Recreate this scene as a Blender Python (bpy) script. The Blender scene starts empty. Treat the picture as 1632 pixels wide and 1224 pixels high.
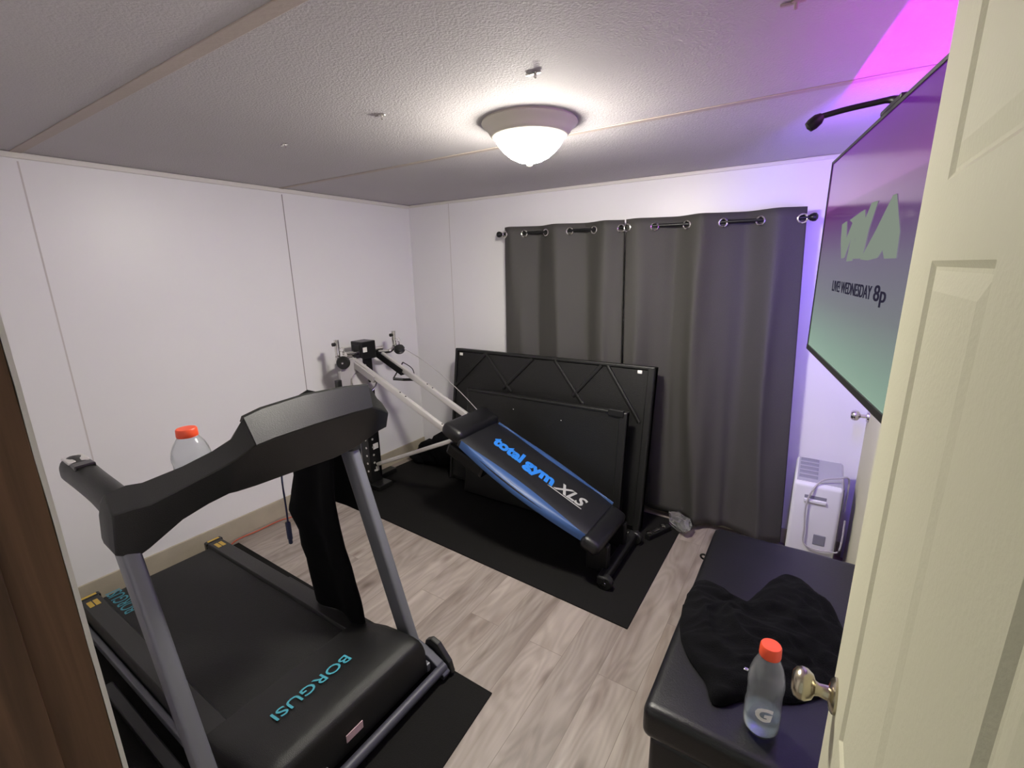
import bpy, bmesh, math, random
from mathutils import Vector, Matrix, noise
random.seed(7)
S = bpy.context.scene
COL = S.collection
# ---------------------------------------------------------------- camera
def setup_camera():
    yaw, pitch, roll = -0.5801, -0.2441, -0.0183
    f = Vector((math.sin(yaw)*math.cos(pitch), math.cos(yaw)*math.cos(pitch), math.sin(pitch)))
    r = Vector((math.cos(yaw), -math.sin(yaw), 0)); u = r.cross(f)
    r2 = r*math.cos(roll)+u*math.sin(roll); u2 = -r*math.sin(roll)+u*math.cos(roll)
    cam = bpy.data.cameras.new('camera'); o = bpy.data.objects.new('camera', cam); COL.objects.link(o)
    cam.sensor_width = 36; cam.lens = 36*740/1632; cam.clip_start = 0.01
    m = Matrix((r2, u2, -f)).transposed().to_4x4(); m.translation = Vector((0, 0, 1.70))
    o.matrix_world = m; S.camera = o
setup_camera()
# ---------------------------------------------------------------- world, exposure
w = bpy.data.worlds.new('world'); S.world = w; w.use_nodes = True
bg = w.node_tree.nodes['Background']; bg.inputs[0].default_value = (0.80, 0.82, 0.75, 1); bg.inputs[1].default_value = 0.15
S.view_settings.view_transform = 'Standard'; S.view_settings.look = 'None'
S.view_settings.exposure = 1.65; S.view_settings.gamma = 1.0; S.view_settings.use_curve_mapping = False
LAMP_STRENGTH = 62.0
LED = dict(top=2.9, side=3.2, bottom=2.3)
TVP = Vector((-0.012, 1.97, 2.02)); TVE = Vector((0.16, -0.987, 0)).normalized(); TVN = Vector((-0.987, -0.16, 0)).normalized()
def tvp(u, dz, wn): return TVP + TVE*u + Vector((0, 0, dz)) + TVN*wn     # along width, height below the top, out of the screen
def led_light(name, u, dz, col, power, lx, ly, zdir, xdir):
    l = bpy.data.lights.new(name, 'AREA'); l.shape = 'RECTANGLE'; l.size = lx; l.size_y = ly
    l.color = col; l.energy = power
    o = bpy.data.objects.new(name, l); COL.objects.link(o)
    z = -zdir.normalized(); x = xdir.normalized(); y = z.cross(x)
    m = Matrix((x, y, z)).transposed().to_4x4(); m.translation = tvp(u, dz, -0.042); o.matrix_world = m
UP = Vector((0, 0, 1))
led_light('led_light_top', 0.50, -0.20, (0.66, 0.0, 1.0), LED['top'], 1.0, 0.008, UP*0.9-TVN*0.45, TVE)
led_light('led_light_side', 0.05, -0.31, (0.20, 0.12, 1.0), LED['side'], 0.5, 0.02, -TVE*0.9-TVN*0.5, UP)
led_light('led_light_bottom', 0.55, -0.57, (0.16, 0.24, 1.0), LED['bottom'], 1.0, 0.02, -UP*0.9-TVN*0.5, TVE)

# ---------------------------------------------------------------- materials
def nodes(name):
    m = bpy.data.materials.new(name); m.use_nodes = True
    nt = m.node_tree; b = nt.nodes['Principled BSDF']; return m, nt, b
def c4(c): return (c[0], c[1], c[2], 1)
def mat(name, col, rough=0.5, metal=0.0, bump=0.0, bscale=60, var=0.0, vscale=6, spec=None, stretch=None, trans=0, ior=1.45, coat=0):
    m, nt, b = nodes(name)
    b.inputs['Base Color'].default_value = c4(col); b.inputs['Roughness'].default_value = rough
    b.inputs['Metallic'].default_value = metal
    if spec is not None: b.inputs['Specular IOR Level'].default_value = spec
    if trans: b.inputs['Transmission Weight'].default_value = trans; b.inputs['IOR'].default_value = ior
    if coat: b.inputs['Coat Weight'].default_value = coat; b.inputs['Coat Roughness'].default_value = 0.15
    tc = nt.nodes.new('ShaderNodeTexCoord'); mp = nt.nodes.new('ShaderNodeMapping')
    nt.links.new(tc.outputs['Object'], mp.inputs[0])
    if stretch: mp.inputs['Scale'].default_value = stretch
    if bump:
        n = nt.nodes.new('ShaderNodeTexNoise'); n.inputs['Scale'].default_value = bscale; n.inputs['Detail'].default_value = 4
        nt.links.new(mp.outputs[0], n.inputs['Vector'])
        bp = nt.nodes.new('ShaderNodeBump'); bp.inputs['Strength'].default_value = bump; bp.inputs['Distance'].default_value = 0.01
        nt.links.new(n.outputs[0], bp.inputs['Height']); nt.links.new(bp.outputs[0], b.inputs['Normal'])
    if var:
        n = nt.nodes.new('ShaderNodeTexNoise'); n.inputs['Scale'].default_value = vscale; n.inputs['Detail'].default_value = 5
        nt.links.new(mp.outputs[0], n.inputs['Vector'])
        mx = nt.nodes.new('ShaderNodeMixRGB'); mx.inputs[1].default_value = c4([x*(1-var) for x in col]); mx.inputs[2].default_value = c4([min(1, x*(1+var)) for x in col])
        nt.links.new(n.outputs[0], mx.inputs[0]); nt.links.new(mx.outputs[0], b.inputs['Base Color'])
    return m
def emit(name, col, st):
    m = bpy.data.materials.new(name); m.use_nodes = True; nt = m.node_tree; nt.nodes.clear()
    e = nt.nodes.new('ShaderNodeEmission'); e.inputs[0].default_value = c4(col); e.inputs[1].default_value = st
    o = nt.nodes.new('ShaderNodeOutputMaterial'); nt.links.new(e.outputs[0], o.inputs[0]); return m
def srgb(r, g, b):
    f = lambda v: (v/255/12.92) if v/255 <= 0.04045 else ((v/255+0.055)/1.055)**2.4
    return (f(r), f(g), f(b))

M = {}
M['wall'] = mat('painted_wall_panel', (0.80, 0.785, 0.81), 0.40, bump=0.10, bscale=9, var=0.02, vscale=3)
M['ceiling'] = mat('textured_ceiling_paint', (0.52, 0.49, 0.505), 0.85, bump=0.30, bscale=150, var=0.05, vscale=2)
M['batten'] = mat('ceiling_batten_paint', (0.45, 0.38, 0.34), 0.6, bump=0.1, var=0.08)
M['seam'] = mat('panel_seam', (0.30, 0.27, 0.27), 0.7)
M['seam_light'] = mat('painted_over_seam', (0.60, 0.56, 0.56), 0.6)
M['base'] = mat('tan_baseboard', (0.42, 0.37, 0.29), 0.6, bump=0.2, bscale=30, var=0.15, vscale=9)
M['white_trim'] = mat('white_trim_paint', (0.72, 0.69, 0.66), 0.35, bump=0.1)
M['door'] = mat('cream_door_paint', (0.60, 0.585, 0.44), 0.62, bump=0.06, bscale=150, spec=0.15)
M['black_plastic'] = mat('black_plastic', (0.012, 0.012, 0.012), 0.38, bump=0.10, bscale=300)
M['dark_plastic'] = mat('dark_grey_plastic', (0.013, 0.013, 0.0125), 0.42, bump=0.15, bscale=350)
M['console_top'] = mat('grey_console_plastic', (0.016, 0.017, 0.016), 0.40, bump=0.1, bscale=300)
M['gloss_black'] = mat('gloss_black_plastic', (0.010, 0.010, 0.010), 0.2)
M['hood'] = mat('motor_hood_plastic', (0.0045, 0.0045, 0.0043), 0.42, bump=0.25, bscale=400)
M['belt'] = mat('running_belt_rubber', (0.0048, 0.0048, 0.0045), 0.62, bump=0.3, bscale=220)
M['mat'] = mat('black_rubber_mat', (0.0065, 0.006, 0.0059), 0.85, bump=0.35, bscale=260, spec=0.2)
M['silver_paint'] = mat('silver_grey_paint', (0.17, 0.175, 0.20), 0.38, metal=0.35, bump=0.05)
M['alu'] = mat('brushed_aluminium', (0.72, 0.70, 0.68), 0.36, metal=0.55, bump=0.05, bscale=80)
M['bar_paint'] = mat('dark_silver_paint', (0.055, 0.055, 0.075), 0.5, metal=0.2)
M['steel'] = mat('chrome_steel', (0.75, 0.73, 0.70), 0.18, metal=1.0)
M['nickel'] = mat('brushed_nickel', (0.50, 0.45, 0.34), 0.27, metal=1.0, bump=0.03)
M['grey_plate'] = mat('grey_painted_plate', (0.42, 0.40, 0.41), 0.45)
M['cyan'] = mat('cyan_print', (0.06, 0.33, 0.42), 0.5)
M['blue_print'] = mat('blue_print', (0.02, 0.18, 0.62), 0.5)
M['white_print'] = mat('light_grey_print', (0.36, 0.36, 0.355), 0.5)
M['blue_vinyl'] = mat('blue_vinyl', (0.030, 0.075, 0.21), 0.48, bump=0.05, bscale=100)
M['vinyl'] = mat('black_vinyl', (0.005, 0.005, 0.0065), 0.36, bump=0.10, bscale=240)
M['cushion'] = mat('cushion_vinyl', (0.004, 0.004, 0.0065), 0.5, bump=0.15, bscale=240)
M['yellow'] = mat('yellow_label', (0.55, 0.36, 0.06), 0.5, var=0.2, vscale=60)
M['curtain'] = mat('charcoal_blackout_fabric', (0.056, 0.053, 0.049), 0.62, bump=0.35, bscale=420, var=0.06, vscale=5)
M['garment'] = mat('black_knit_fabric', (0.0026, 0.0026, 0.0036), 0.95, bump=0.5, bscale=300, spec=0.15)
M['board'] = mat('black_faux_leather', (0.008, 0.008, 0.0077), 0.40, bump=0.22, bscale=200)
M['black_metal'] = mat('black_metal', (0.015, 0.015, 0.016), 0.35, metal=0.4)
M['tag'] = mat('white_tag', (0.75, 0.73, 0.70), 0.5)
M['white_plastic'] = mat('white_appliance_plastic', (0.70, 0.70, 0.72), 0.35)
M['grey_plastic'] = mat('grey_appliance_plastic', (0.22, 0.22, 0.26), 0.5)
M['orange'] = mat('orange_bottle_cap', (0.86, 0.09, 0.03), 0.42)
M['orange_cord'] = mat('orange_cord_rubber', (0.50, 0.10, 0.05), 0.5)
M['lamp_white'] = mat('cream_metal_pan', (0.66, 0.62, 0.54), 0.45)
M['bowl'] = emit('lit_frosted_glass', (1.0, 0.955, 0.84), LAMP_STRENGTH)
def bowl_falloff(m):    # glow graded by height, weak near the rim to keep the ceiling around it darker
    nt = m.node_tree; L = nt.links.new; e = nt.nodes['Emission']; tc = nt.nodes.new('ShaderNodeTexCoord'); sx = nt.nodes.new('ShaderNodeSeparateXYZ'); mr = nt.nodes.new('ShaderNodeMapRange')
    L(tc.outputs['Object'], sx.inputs[0]); L(sx.outputs['Z'], mr.inputs[0])
    mr.inputs['From Min'].default_value = -0.125; mr.inputs['From Max'].default_value = -0.055; mr.inputs['To Min'].default_value = LAMP_STRENGTH*2.0; mr.inputs['To Max'].default_value = LAMP_STRENGTH*0.05
    L(mr.outputs[0], e.inputs[1])
bowl_falloff(M['bowl'])
M['navy'] = mat('navy_webbing', (0.012, 0.018, 0.055), 0.6, bump=0.2, bscale=300)
M['pink'] = mat('warning_sticker', (0.55, 0.38, 0.42), 0.5, var=0.3, vscale=90)
M['black_hole'] = mat('dark_recess', (0.004, 0.004, 0.004), 0.9)
M['led_magenta'] = emit('lit_magenta_strip', (0.80, 0.0, 1.0), 2.0)
M['led_violet'] = emit('lit_violet_strip', (0.34, 0.16, 1.0), 3.0)
M['led_blue'] = emit('lit_blue_strip', (0.42, 0.40, 1.0), 2.0)
M['clear'] = mat('clear_plastic', (0.93, 0.95, 0.97), 0.12, trans=0.94, ior=1.38, bump=0.12, bscale=40)
M['clear_bag'] = mat('crumpled_clear_plastic', (0.9, 0.9, 0.9), 0.05, trans=0.92, ior=1.45)
M['drink'] = mat('pale_blue_drink', (0.62, 0.74, 0.80), 0.1, trans=0.85, ior=1.33)

def wood_floor():
    m, nt, b = nodes('grey_oak_vinyl_planks'); L = nt.links.new; N = nt.nodes.new
    tc = N('ShaderNodeTexCoord'); mp = N('ShaderNodeMapping'); mp.inputs['Rotation'].default_value = (0, 0, math.pi/2)
    mp.inputs['Location'].default_value = (0.34, -0.2545+0.1725*0.0, 0)
    L(tc.outputs['Object'], mp.inputs[0])
    br = N('ShaderNodeTexBrick'); br.offset = 0.37; br.inputs['Scale'].default_value = 1.0
    br.inputs['Brick Width'].default_value = 1.22; br.inputs['Row Height'].default_value = 0.1725
    br.inputs['Mortar Size'].default_value = 0.0011; br.inputs['Mortar Smooth'].default_value = 0.3; br.inputs['Bias'].default_value = 0
    br.inputs['Color1'].default_value = (0, 0, 0, 1); br.inputs['Color2'].default_value = (1, 1, 1, 1)
    br.inputs['Mortar'].default_value = (0.5, 0.5, 0.5, 1)
    L(mp.outputs[0], br.inputs['Vector'])
    # per-plank offset of the grain
    off = N('ShaderNodeVectorMath'); off.operation = 'MULTIPLY_ADD'
    L(br.outputs['Color'], off.inputs[0]); off.inputs[1].default_value = (7, 13, 3); L(tc.outputs['Object'], off.inputs[2])
    st = N('ShaderNodeMapping'); st.inputs['Scale'].default_value = (6, 0.9, 1); L(off.outputs[0], st.inputs[0])
    n1 = N('ShaderNodeTexNoise'); n1.inputs['Scale'].default_value = 1.3; n1.inputs['Detail'].default_value = 7; n1.inputs['Distortion'].default_value = 1.6
    L(st.outputs[0], n1.inputs['Vector'])
    st2 = N('ShaderNodeMapping'); st2.inputs['Scale'].default_value = (55, 2.2, 1); L(off.outputs[0], st2.inputs[0])
    n2 = N('ShaderNodeTexNoise'); n2.inputs['Scale'].default_value = 1; n2.inputs['Detail'].default_value = 3; L(st2.outputs[0], n2.inputs['Vector'])
    # cathedral rings
    st3 = N('ShaderNodeMapping'); st3.inputs['Scale'].default_value = (5, 1.1, 1); L(off.outputs[0], st3.inputs[0])
    n3 = N('ShaderNodeTexNoise'); n3.inputs['Scale'].default_value = 1.2; n3.inputs['Detail'].default_value = 1.5; L(st3.outputs[0], n3.inputs['Vector'])
    mu = N('ShaderNodeMath'); mu.operation = 'MULTIPLY'; mu.inputs[1].default_value = 90; L(n3.outputs[0], mu.inputs[0])
    si = N('ShaderNodeMath'); si.operation = 'SINE'; L(mu.outputs[0], si.inputs[0])
    # knots
    st4 = N('ShaderNodeMapping'); st4.inputs['Scale'].default_value = (6.5, 2.6, 1); L(off.outputs[0], st4.inputs[0])
    vo = N('ShaderNodeTexVoronoi'); vo.inputs['Scale'].default_value = 1.0; L(st4.outputs[0], vo.inputs['Vector'])
    kr = N('ShaderNodeValToRGB'); kr.color_ramp.elements[0].position = 0.03; kr.color_ramp.elements[1].position = 0.20
    kr.color_ramp.elements[0].color = (0.55, 0.50, 0.48, 1); kr.color_ramp.elements[1].color = (1, 1, 1, 1); L(vo.outputs['Distance'], kr.inputs[0])
    cr = N('ShaderNodeValToRGB'); e = cr.color_ramp.elements
    e[0].position = 0.28; e[0].color = (0.19, 0.150, 0.128, 1); e[1].position = 0.72; e[1].color = (0.37, 0.317, 0.288, 1)
    e2 = e.new(0.48); e2.color = (0.285, 0.241, 0.215, 1)
    L(n1.outputs[0], cr.inputs[0])
    a = N('ShaderNodeMixRGB'); a.blend_type = 'MULTIPLY'; a.inputs[0].default_value = 1; L(cr.outputs[0], a.inputs[1]); L(kr.outputs[0], a.inputs[2])
    g = N('ShaderNodeMapRange'); g.inputs['From Min'].default_value = -1; g.inputs['From Max'].default_value = 1; g.inputs['To Min'].default_value = 0.90; g.inputs['To Max'].default_value = 1.04
    L(si.outputs[0], g.inputs[0])
    a2 = N('ShaderNodeMixRGB'); a2.blend_type = 'MULTIPLY'; a2.inputs[0].default_value = 1; L(a.outputs[0], a2.inputs[1]); L(g.outputs[0], a2.inputs[2])
    g2 = N('ShaderNodeMapRange'); g2.inputs['To Min'].default_value = 0.92; g2.inputs['To Max'].default_value = 1.08; L(n2.outputs[0], g2.inputs[0])
    a3 = N('ShaderNodeMixRGB'); a3.blend_type = 'MULTIPLY'; a3.inputs[0].default_value = 1; L(a2.outputs[0], a3.inputs[1]); L(g2.outputs[0], a3.inputs[2])
    g3 = N('ShaderNodeMapRange'); g3.inputs['To Min'].default_value = 0.86; g3.inputs['To Max'].default_value = 1.12; L(br.outputs['Color'], g3.inputs[0])
    a4 = N('ShaderNodeMixRGB'); a4.blend_type = 'MULTIPLY'; a4.inputs[0].default_value = 1; L(a3.outputs[0], a4.inputs[1]); L(g3.outputs[0], a4.inputs[2])
    mo = N('ShaderNodeMixRGB'); L(br.outputs['Fac'], mo.inputs[0]); L(a4.outputs[0], mo.inputs[1]); mo.inputs[2].default_value = (0.16, 0.13, 0.11, 1)
    L(mo.outputs[0], b.inputs['Base Color']); b.inputs['Roughness'].default_value = 0.42
    bp = N('ShaderNodeBump'); bp.inputs['Strength'].default_value = 0.12; bp.inputs['Distance'].default_value = 0.004; L(n2.outputs[0], bp.inputs['Height']); L(bp.outputs[0], b.inputs['Normal'])
    return m
M['floor'] = wood_floor()
def brown_wood():
    m, nt, b = nodes('brown_stained_wood'); L = nt.links.new; N = nt.nodes.new
    tc = N('ShaderNodeTexCoord'); mp = N('ShaderNodeMapping'); mp.inputs['Scale'].default_value = (30, 30, 1.2); L(tc.outputs['Object'], mp.inputs[0])
    n = N('ShaderNodeTexNoise'); n.inputs['Scale'].default_value = 2; n.inputs['Detail'].default_value = 6; n.inputs['Distortion'].default_value = 0.6; L(mp.outputs[0], n.inputs['Vector'])
    cr = N('ShaderNodeValToRGB'); cr.color_ramp.elements[0].color = (0.060, 0.026, 0.012, 1); cr.color_ramp.elements[1].color = (0.17, 0.085, 0.045, 1)
    cr.color_ramp.elements[0].position = 0.3; cr.color_ramp.elements[1].position = 0.75
    L(n.outputs[0], cr.inputs[0]); L(cr.outputs[0], b.inputs['Base Color']); b.inputs['Roughness'].default_value = 0.45
    return m
M['brown'] = brown_wood()
def screen_material(z0, z1, band):
    m, nt, b = nodes('television_picture'); L = nt.links.new; N = nt.nodes.new
    tc = N('ShaderNodeTexCoord'); sx = N('ShaderNodeSeparateXYZ'); L(tc.outputs['Object'], sx.inputs[0])
    mr = N('ShaderNodeMapRange'); mr.inputs['From Min'].default_value = z0; mr.inputs['From Max'].default_value = z1; L(sx.outputs['Z'], mr.inputs[0])
    cr = N('ShaderNodeValToRGB'); e = cr.color_ramp.elements
    stops = [(0.0, (150, 180, 160)), (0.10, (138, 165, 150)), (0.30, (120, 125, 130)), (0.50, (112, 104, 128)), (0.64, (98, 62, 118)), (0.74, (95, 20, 112)), (band-0.005, (96, 22, 110)), (band+0.005, (128, 62, 142)), (0.88, (110, 48, 136)), (1.0, (105, 25, 150))]
    e[0].position, e[0].color = stops[0][0], c4(srgb(*stops[0][1])); e[1].position, e[1].color = 1.0, c4(srgb(*stops[-1][1]))
    for p, c in stops[1:-1]:
        x = e.new(p); x.color = c4(srgb(*c))
    L(mr.outputs[0], cr.inputs[0])
    b.inputs['Base Color'].default_value = (0.01, 0.01, 0.01, 1); b.inputs['Roughness'].default_value = 0.12
    L(cr.outputs[0], b.inputs['Emission Color']); b.inputs['Emission Strength'].default_value = 0.27
    return m

# ---------------------------------------------------------------- mesh helpers (world coordinates)
def V(*a): return Vector(a)
def bx(bm, lo, hi, bevel=0.0, seg=2, rot=None, piv=None):
    b = bmesh.new(); bmesh.ops.create_cube(b, size=1)
    lo, hi = Vector(lo), Vector(hi); c = (lo+hi)/2; s = hi-lo
    for v in b.verts: v.co = Vector((v.co.x*s.x, v.co.y*s.y, v.co.z*s.z)) + c
    if bevel: bmesh.ops.bevel(b, geom=b.edges[:], offset=min(bevel, min(s)*0.49), segments=seg, profile=0.5, affect='EDGES')
    if rot is not None:
        p = Vector(piv) if piv is not None else c
        for v in b.verts: v.co = rot @ (v.co-p) + p
    join(bm, b)
def join(bm, b):
    me = bpy.data.meshes.new('t'); b.to_mesh(me); b.free(); bm.from_mesh(me); bpy.data.meshes.remove(me)
def frame_of(d, ref=None):
    d = d.normalized(); ref = ref or (Vector((0, 0, 1)) if abs(d.z) < 0.95 else Vector((1, 0, 0)))
    s = d.cross(ref).normalized(); t = s.cross(d).normalized(); return s, t
def sweep(bm, pts, prof, ref=None, cap=True, scales=None):
    """prof: list of (s, t) outline; pts: path"""
    pts = [Vector(p) for p in pts]; rings = []; n = len(pts)
    for i, p in enumerate(pts):
        a = pts[max(0, i-1)]; c = pts[min(n-1, i+1)]; s, t = frame_of(c-a, ref)
        k = scales[i] if scales else 1.0
        rings.append([bm.verts.new(p+s*q[0]*k+t*q[1]*k) for q in prof])
    m = len(prof)
    for i in range(n-1):
        for j in range(m): bm.faces.new((rings[i][j], rings[i][(j+1) % m], rings[i+1][(j+1) % m], rings[i+1][j]))
    if cap: bm.faces.new(rings[0][::-1]); bm.faces.new(rings[-1])
def circ(r, n=12, ry=None): return [(r*math.cos(2*math.pi*i/n), (ry or r)*math.sin(2*math.pi*i/n)) for i in range(n)]
def rrect(wd, ht, r, n=3):
    out = []
    for cx, cy, a0 in ((wd/2-r, ht/2-r, 0), (-wd/2+r, ht/2-r, 90), (-wd/2+r, -ht/2+r, 180), (wd/2-r, -ht/2+r, 270)):
        for k in range(n+1):
            a = math.radians(a0+90*k/n); out.append((cx+r*math.cos(a), cy+r*math.sin(a)))
    return out
def tube(bm, pts, r, n=12, ref=None, scales=None): sweep(bm, pts, circ(r, n), ref, True, scales)
def smooth_path(pts, n=8):
    P = [Vector(p) for p in pts]; out = []
    for i in range(len(P)-1):
        p0, p1, p2, p3 = P[max(0, i-1)], P[i], P[i+1], P[min(len(P)-1, i+2)]
        for k in range(n):
            t = k/n
            out.append(0.5*((2*p1)+(p2-p0)*t+(2*p0-5*p1+4*p2-p3)*t*t+(3*p1-p0-3*p2+p3)*t**3))
    out.append(P[-1]); return out
def lathe(bm, prof, c=(0, 0, 0), axis=None, n=32):
    """prof (r, h) along axis"""
    axis = Vector(axis).normalized() if axis is not None else Vector((0, 0, 1)); s, t = frame_of(axis); c = Vector(c); rings = []
    for r, h in prof:
        rings.append([bm.verts.new(c+axis*h+(s*math.cos(2*math.pi*k/n)+t*math.sin(2*math.pi*k/n))*max(r, 1e-5)) for k in range(n)])
    for i in range(len(prof)-1):
        for j in range(n): bm.faces.new((rings[i][j], rings[i][(j+1) % n], rings[i+1][(j+1) % n], rings[i+1][j]))
    if prof[0][0] > 1e-4: bm.faces.new(rings[0][::-1])
    if prof[-1][0] > 1e-4: bm.faces.new(rings[-1])
def loft(bm, rings, cap=True):
    R = [[bm.verts.new(Vector(p)) for p in r] for r in rings]; m = len(R[0])
    for i in range(len(R)-1):
        for j in range(m): bm.faces.new((R[i][j], R[i][(j+1) % m], R[i+1][(j+1) % m], R[i+1][j]))
    if cap: bm.faces.new(R[0][::-1]); bm.faces.new(R[-1])
def torus(bm, c, axis, R, r, n=24, m=8):
    axis = Vector(axis).normalized(); s, t = frame_of(axis); c = Vector(c)
    rings = []
    for i in range(n):
        a = 2*math.pi*i/n; d = s*math.cos(a)+t*math.sin(a)
        rings.append([bm.verts.new(c+d*(R+r*math.cos(2*math.pi*k/m))+axis*r*math.sin(2*math.pi*k/m)) for k in range(m)])
    for i in range(n):
        for j in range(m): bm.faces.new((rings[i][j], rings[i][(j+1) % m], rings[(i+1) % n][(j+1) % m], rings[(i+1) % n][j]))
ROOTLOC = {}
def obj(name, bm, m, parent=None, smooth=False, loc=None, angle=35, sub=0, bev=0, label=None):
    """bm holds world coordinates; they are made local to the parent's (or own) location"""
    bmesh.ops.remove_doubles(bm, verts=bm.verts[:], dist=1e-6)
    bmesh.ops.recalc_face_normals(bm, faces=bm.faces[:])
    base = Vector(loc) if loc is not None else (ROOTLOC.get(parent.name, Vector()) if parent else Vector())
    if parent is not None: base = ROOTLOC[parent.name]
    bmesh.ops.translate(bm, verts=bm.verts[:], vec=-base)
    me = bpy.data.meshes.new(name); bm.to_mesh(me); bm.free()
    o = bpy.data.objects.new(name, me); COL.objects.link(o); me.materials.append(m)
    if parent is not None: o.parent = parent
    else: o.location = base
    ROOTLOC[o.name] = base
    if bev:
        md = o.modifiers.new('bevel', 'BEVEL'); md.width = bev; md.segments = 2; md.limit_method = 'ANGLE'; md.angle_limit = math.radians(40)
    if sub:
        md = o.modifiers.new('sub', 'SUBSURF'); md.levels = sub; md.render_levels = sub
    if smooth:
        for p in me.polygons: p.use_smooth = True
        if not sub:
            try: me.set_sharp_from_angle(angle=math.radians(angle))
            except Exception: pass
    if label: o['label'] = label
    return o
def thing(name, label, cat, loc=(0, 0, 0), group=None):
    o = bpy.data.objects.new(name, None); COL.objects.link(o); o.location = loc; o.empty_display_size = 0.1
    o['label'] = label; o['category'] = cat
    if group: o['group'] = group
    ROOTLOC[o.name] = Vector(loc); return o
def tag(o, label, cat, group=None):
    o['label'] = label; o['category'] = cat
    if group: o['group'] = group
    return o
def struct(name, bm, m, parent=None, smooth=False, **k):
    o = obj(name, bm, m, parent, smooth, **k)
    if parent is None: o['kind'] = 'structure'
    return o
def B(*boxes, **k):
    bm = bmesh.new()
    for lo, hi in boxes: bx(bm, lo, hi, **k)
    return bm
def text_bm(s, size, o, xd, yd, width=None, shear=0.0, thick=0.0006, bold=0.0, offset=0.0, height=None):
    """text laid with its baseline start at o, reading along xd, tops towards yd"""
    cu = bpy.data.curves.new('t', 'FONT'); cu.body = s; cu.size = size; cu.shear = shear; cu.offset = bold; cu.extrude = thick; cu.resolution_u = 3
    ob = bpy.data.objects.new('t', cu); COL.objects.link(ob)
    dg = bpy.context.evaluated_depsgraph_get(); ev = ob.evaluated_get(dg); me = ev.to_mesh()
    bm = bmesh.new(); bm.from_mesh(me); ev.to_mesh_clear(); bpy.data.objects.remove(ob); bpy.data.curves.remove(cu)
    xs = [v.co.x for v in bm.verts]; ys = [v.co.y for v in bm.verts]; x0 = min(xs); k = (width/(max(xs)-x0)) if width else 1
    ky = (height/(max(ys)-min(ys))) if height else 1
    xd = Vector(xd).normalized(); yd = Vector(yd).normalized(); zd = xd.cross(yd); o = Vector(o)
    for v in bm.verts: v.co = o + xd*(v.co.x-x0)*k + yd*v.co.y*ky + zd*(v.co.z+offset)
    return bm

# ================================================================ THE ROOM
LX, RX, BY, FY, CZ = -3.05, 0.30, 3.08, 0.10, 2.238
struct('floor', B(((LX-0.1, -0.6, -0.05), (RX+0.1, BY+0.1, 0))), M['floor'])
struct('ceiling', B(((LX-0.1, -0.6, CZ), (RX+0.1, BY+0.1, CZ+0.06))), M['ceiling'])
struct('wall_left', B(((LX-0.1, -0.1, 0), (LX, BY+0.1, CZ))), M['wall'])
struct('wall_back', B(((LX, BY, 0), (RX, BY+0.1, CZ))), M['wall'])
struct('wall_right', B(((RX, -0.1, 0), (RX+0.1, BY+0.1, CZ))), M['wall'])
struct('wall_front', B(((LX, -0.02, 0), (-0.635, FY, CZ)), ((-0.635, -0.02, 2.08), (0.185, FY, CZ)), ((0.185, -0.02, 0), (RX, FY, CZ))), M['wall'])
# ceiling battens over the board joints, and painted-over joints of the wall boards
struct('trim_1', B(((LX, 0.665, CZ-0.004), (RX, 0.705, CZ)), bevel=0.002), M['batten'])
struct('trim_2', B(((LX, 1.905, CZ-0.004), (RX, 1.935, CZ)), bevel=0.002), M['batten'])
struct('trim_3', B(((LX, 1.921, 0.13), (LX+0.0012, 1.9265, 2.20))), M['seam'])
struct('trim_4', B(((LX, 0.684, 0.13), (LX+0.001, 0.690, 2.20))), M['seam_light'])
struct('trim_5', B(((-2.605, BY-0.001, 0.1), (-2.600, BY, CZ-0.02))), M['seam_light'])
struct('trim_6', B(((LX, FY, CZ-0.028), (LX+0.012, BY, CZ-0.002)), bevel=0.004), M['white_trim'])
struct('trim_7', B(((LX+0.012, BY-0.010, CZ-0.022), (RX, BY, CZ-0.002)), bevel=0.003), M['white_trim'])
struct('baseboard_left', B(((LX, FY, 0), (LX+0.012, BY, 0.135)), bevel=0.004), M['base'])
struct('baseboard_back', B(((LX+0.012, BY-0.012, 0), (RX-0.012, BY, 0.10)), bevel=0.004), M['base'])
struct('baseboard_right', B(((RX-0.012, FY+0.05, 0), (RX, 2.05, 0.10)), bevel=0.004), M['base'])
# brown jamb of the doorway the picture is taken from, with its stop, and the painted casing edge
jb = B(((-0.635, -0.14, 0), (-0.61, 0.0965, 2.08)), ((-0.61, -0.14, 0), (-0.598, 0.054, 2.068)), bevel=0.001)
struct('trim_8', jb, M['brown'])
bm = bmesh.new(); b2 = bmesh.new()
rows = []
for i in range(60):
    z = i*2.10/59; j = 0.0012*noise.noise(Vector((0, 0, z*14)))
    rows.append([(-0.70, 0.1002, z), (-0.70, 0.1010, z), (-0.6095+j, 0.1010, z), (-0.6095+j, 0.0968+j*0.5, z), (-0.634, 0.0968, z), (-0.634, 0.1002, z)])
loft(bm, rows); struct('trim_9', bm, M['white_trim'])

# second door, closed, in the right wall near the far corner
d2 = struct('door_2', B(((RX-0.012, 2.15, 0), (RX-0.001, 2.95, 2.02)), bevel=0.002), M['door'])
bm = bmesh.new(); lathe(bm, [(0.0, -0.052), (0.018, -0.052), (0.026, -0.045), (0.029, -0.034), (0.026, -0.022), (0.014, -0.014), (0.010, -0.010), (0.010, 0.012), (0.027, 0.014), (0.030, 0.020), (0.030, 0.024)], (RX-0.036, 2.885, 0.93), (1, 0, 0)); obj('door_knob', bm, M['steel'], d2, True)

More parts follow.
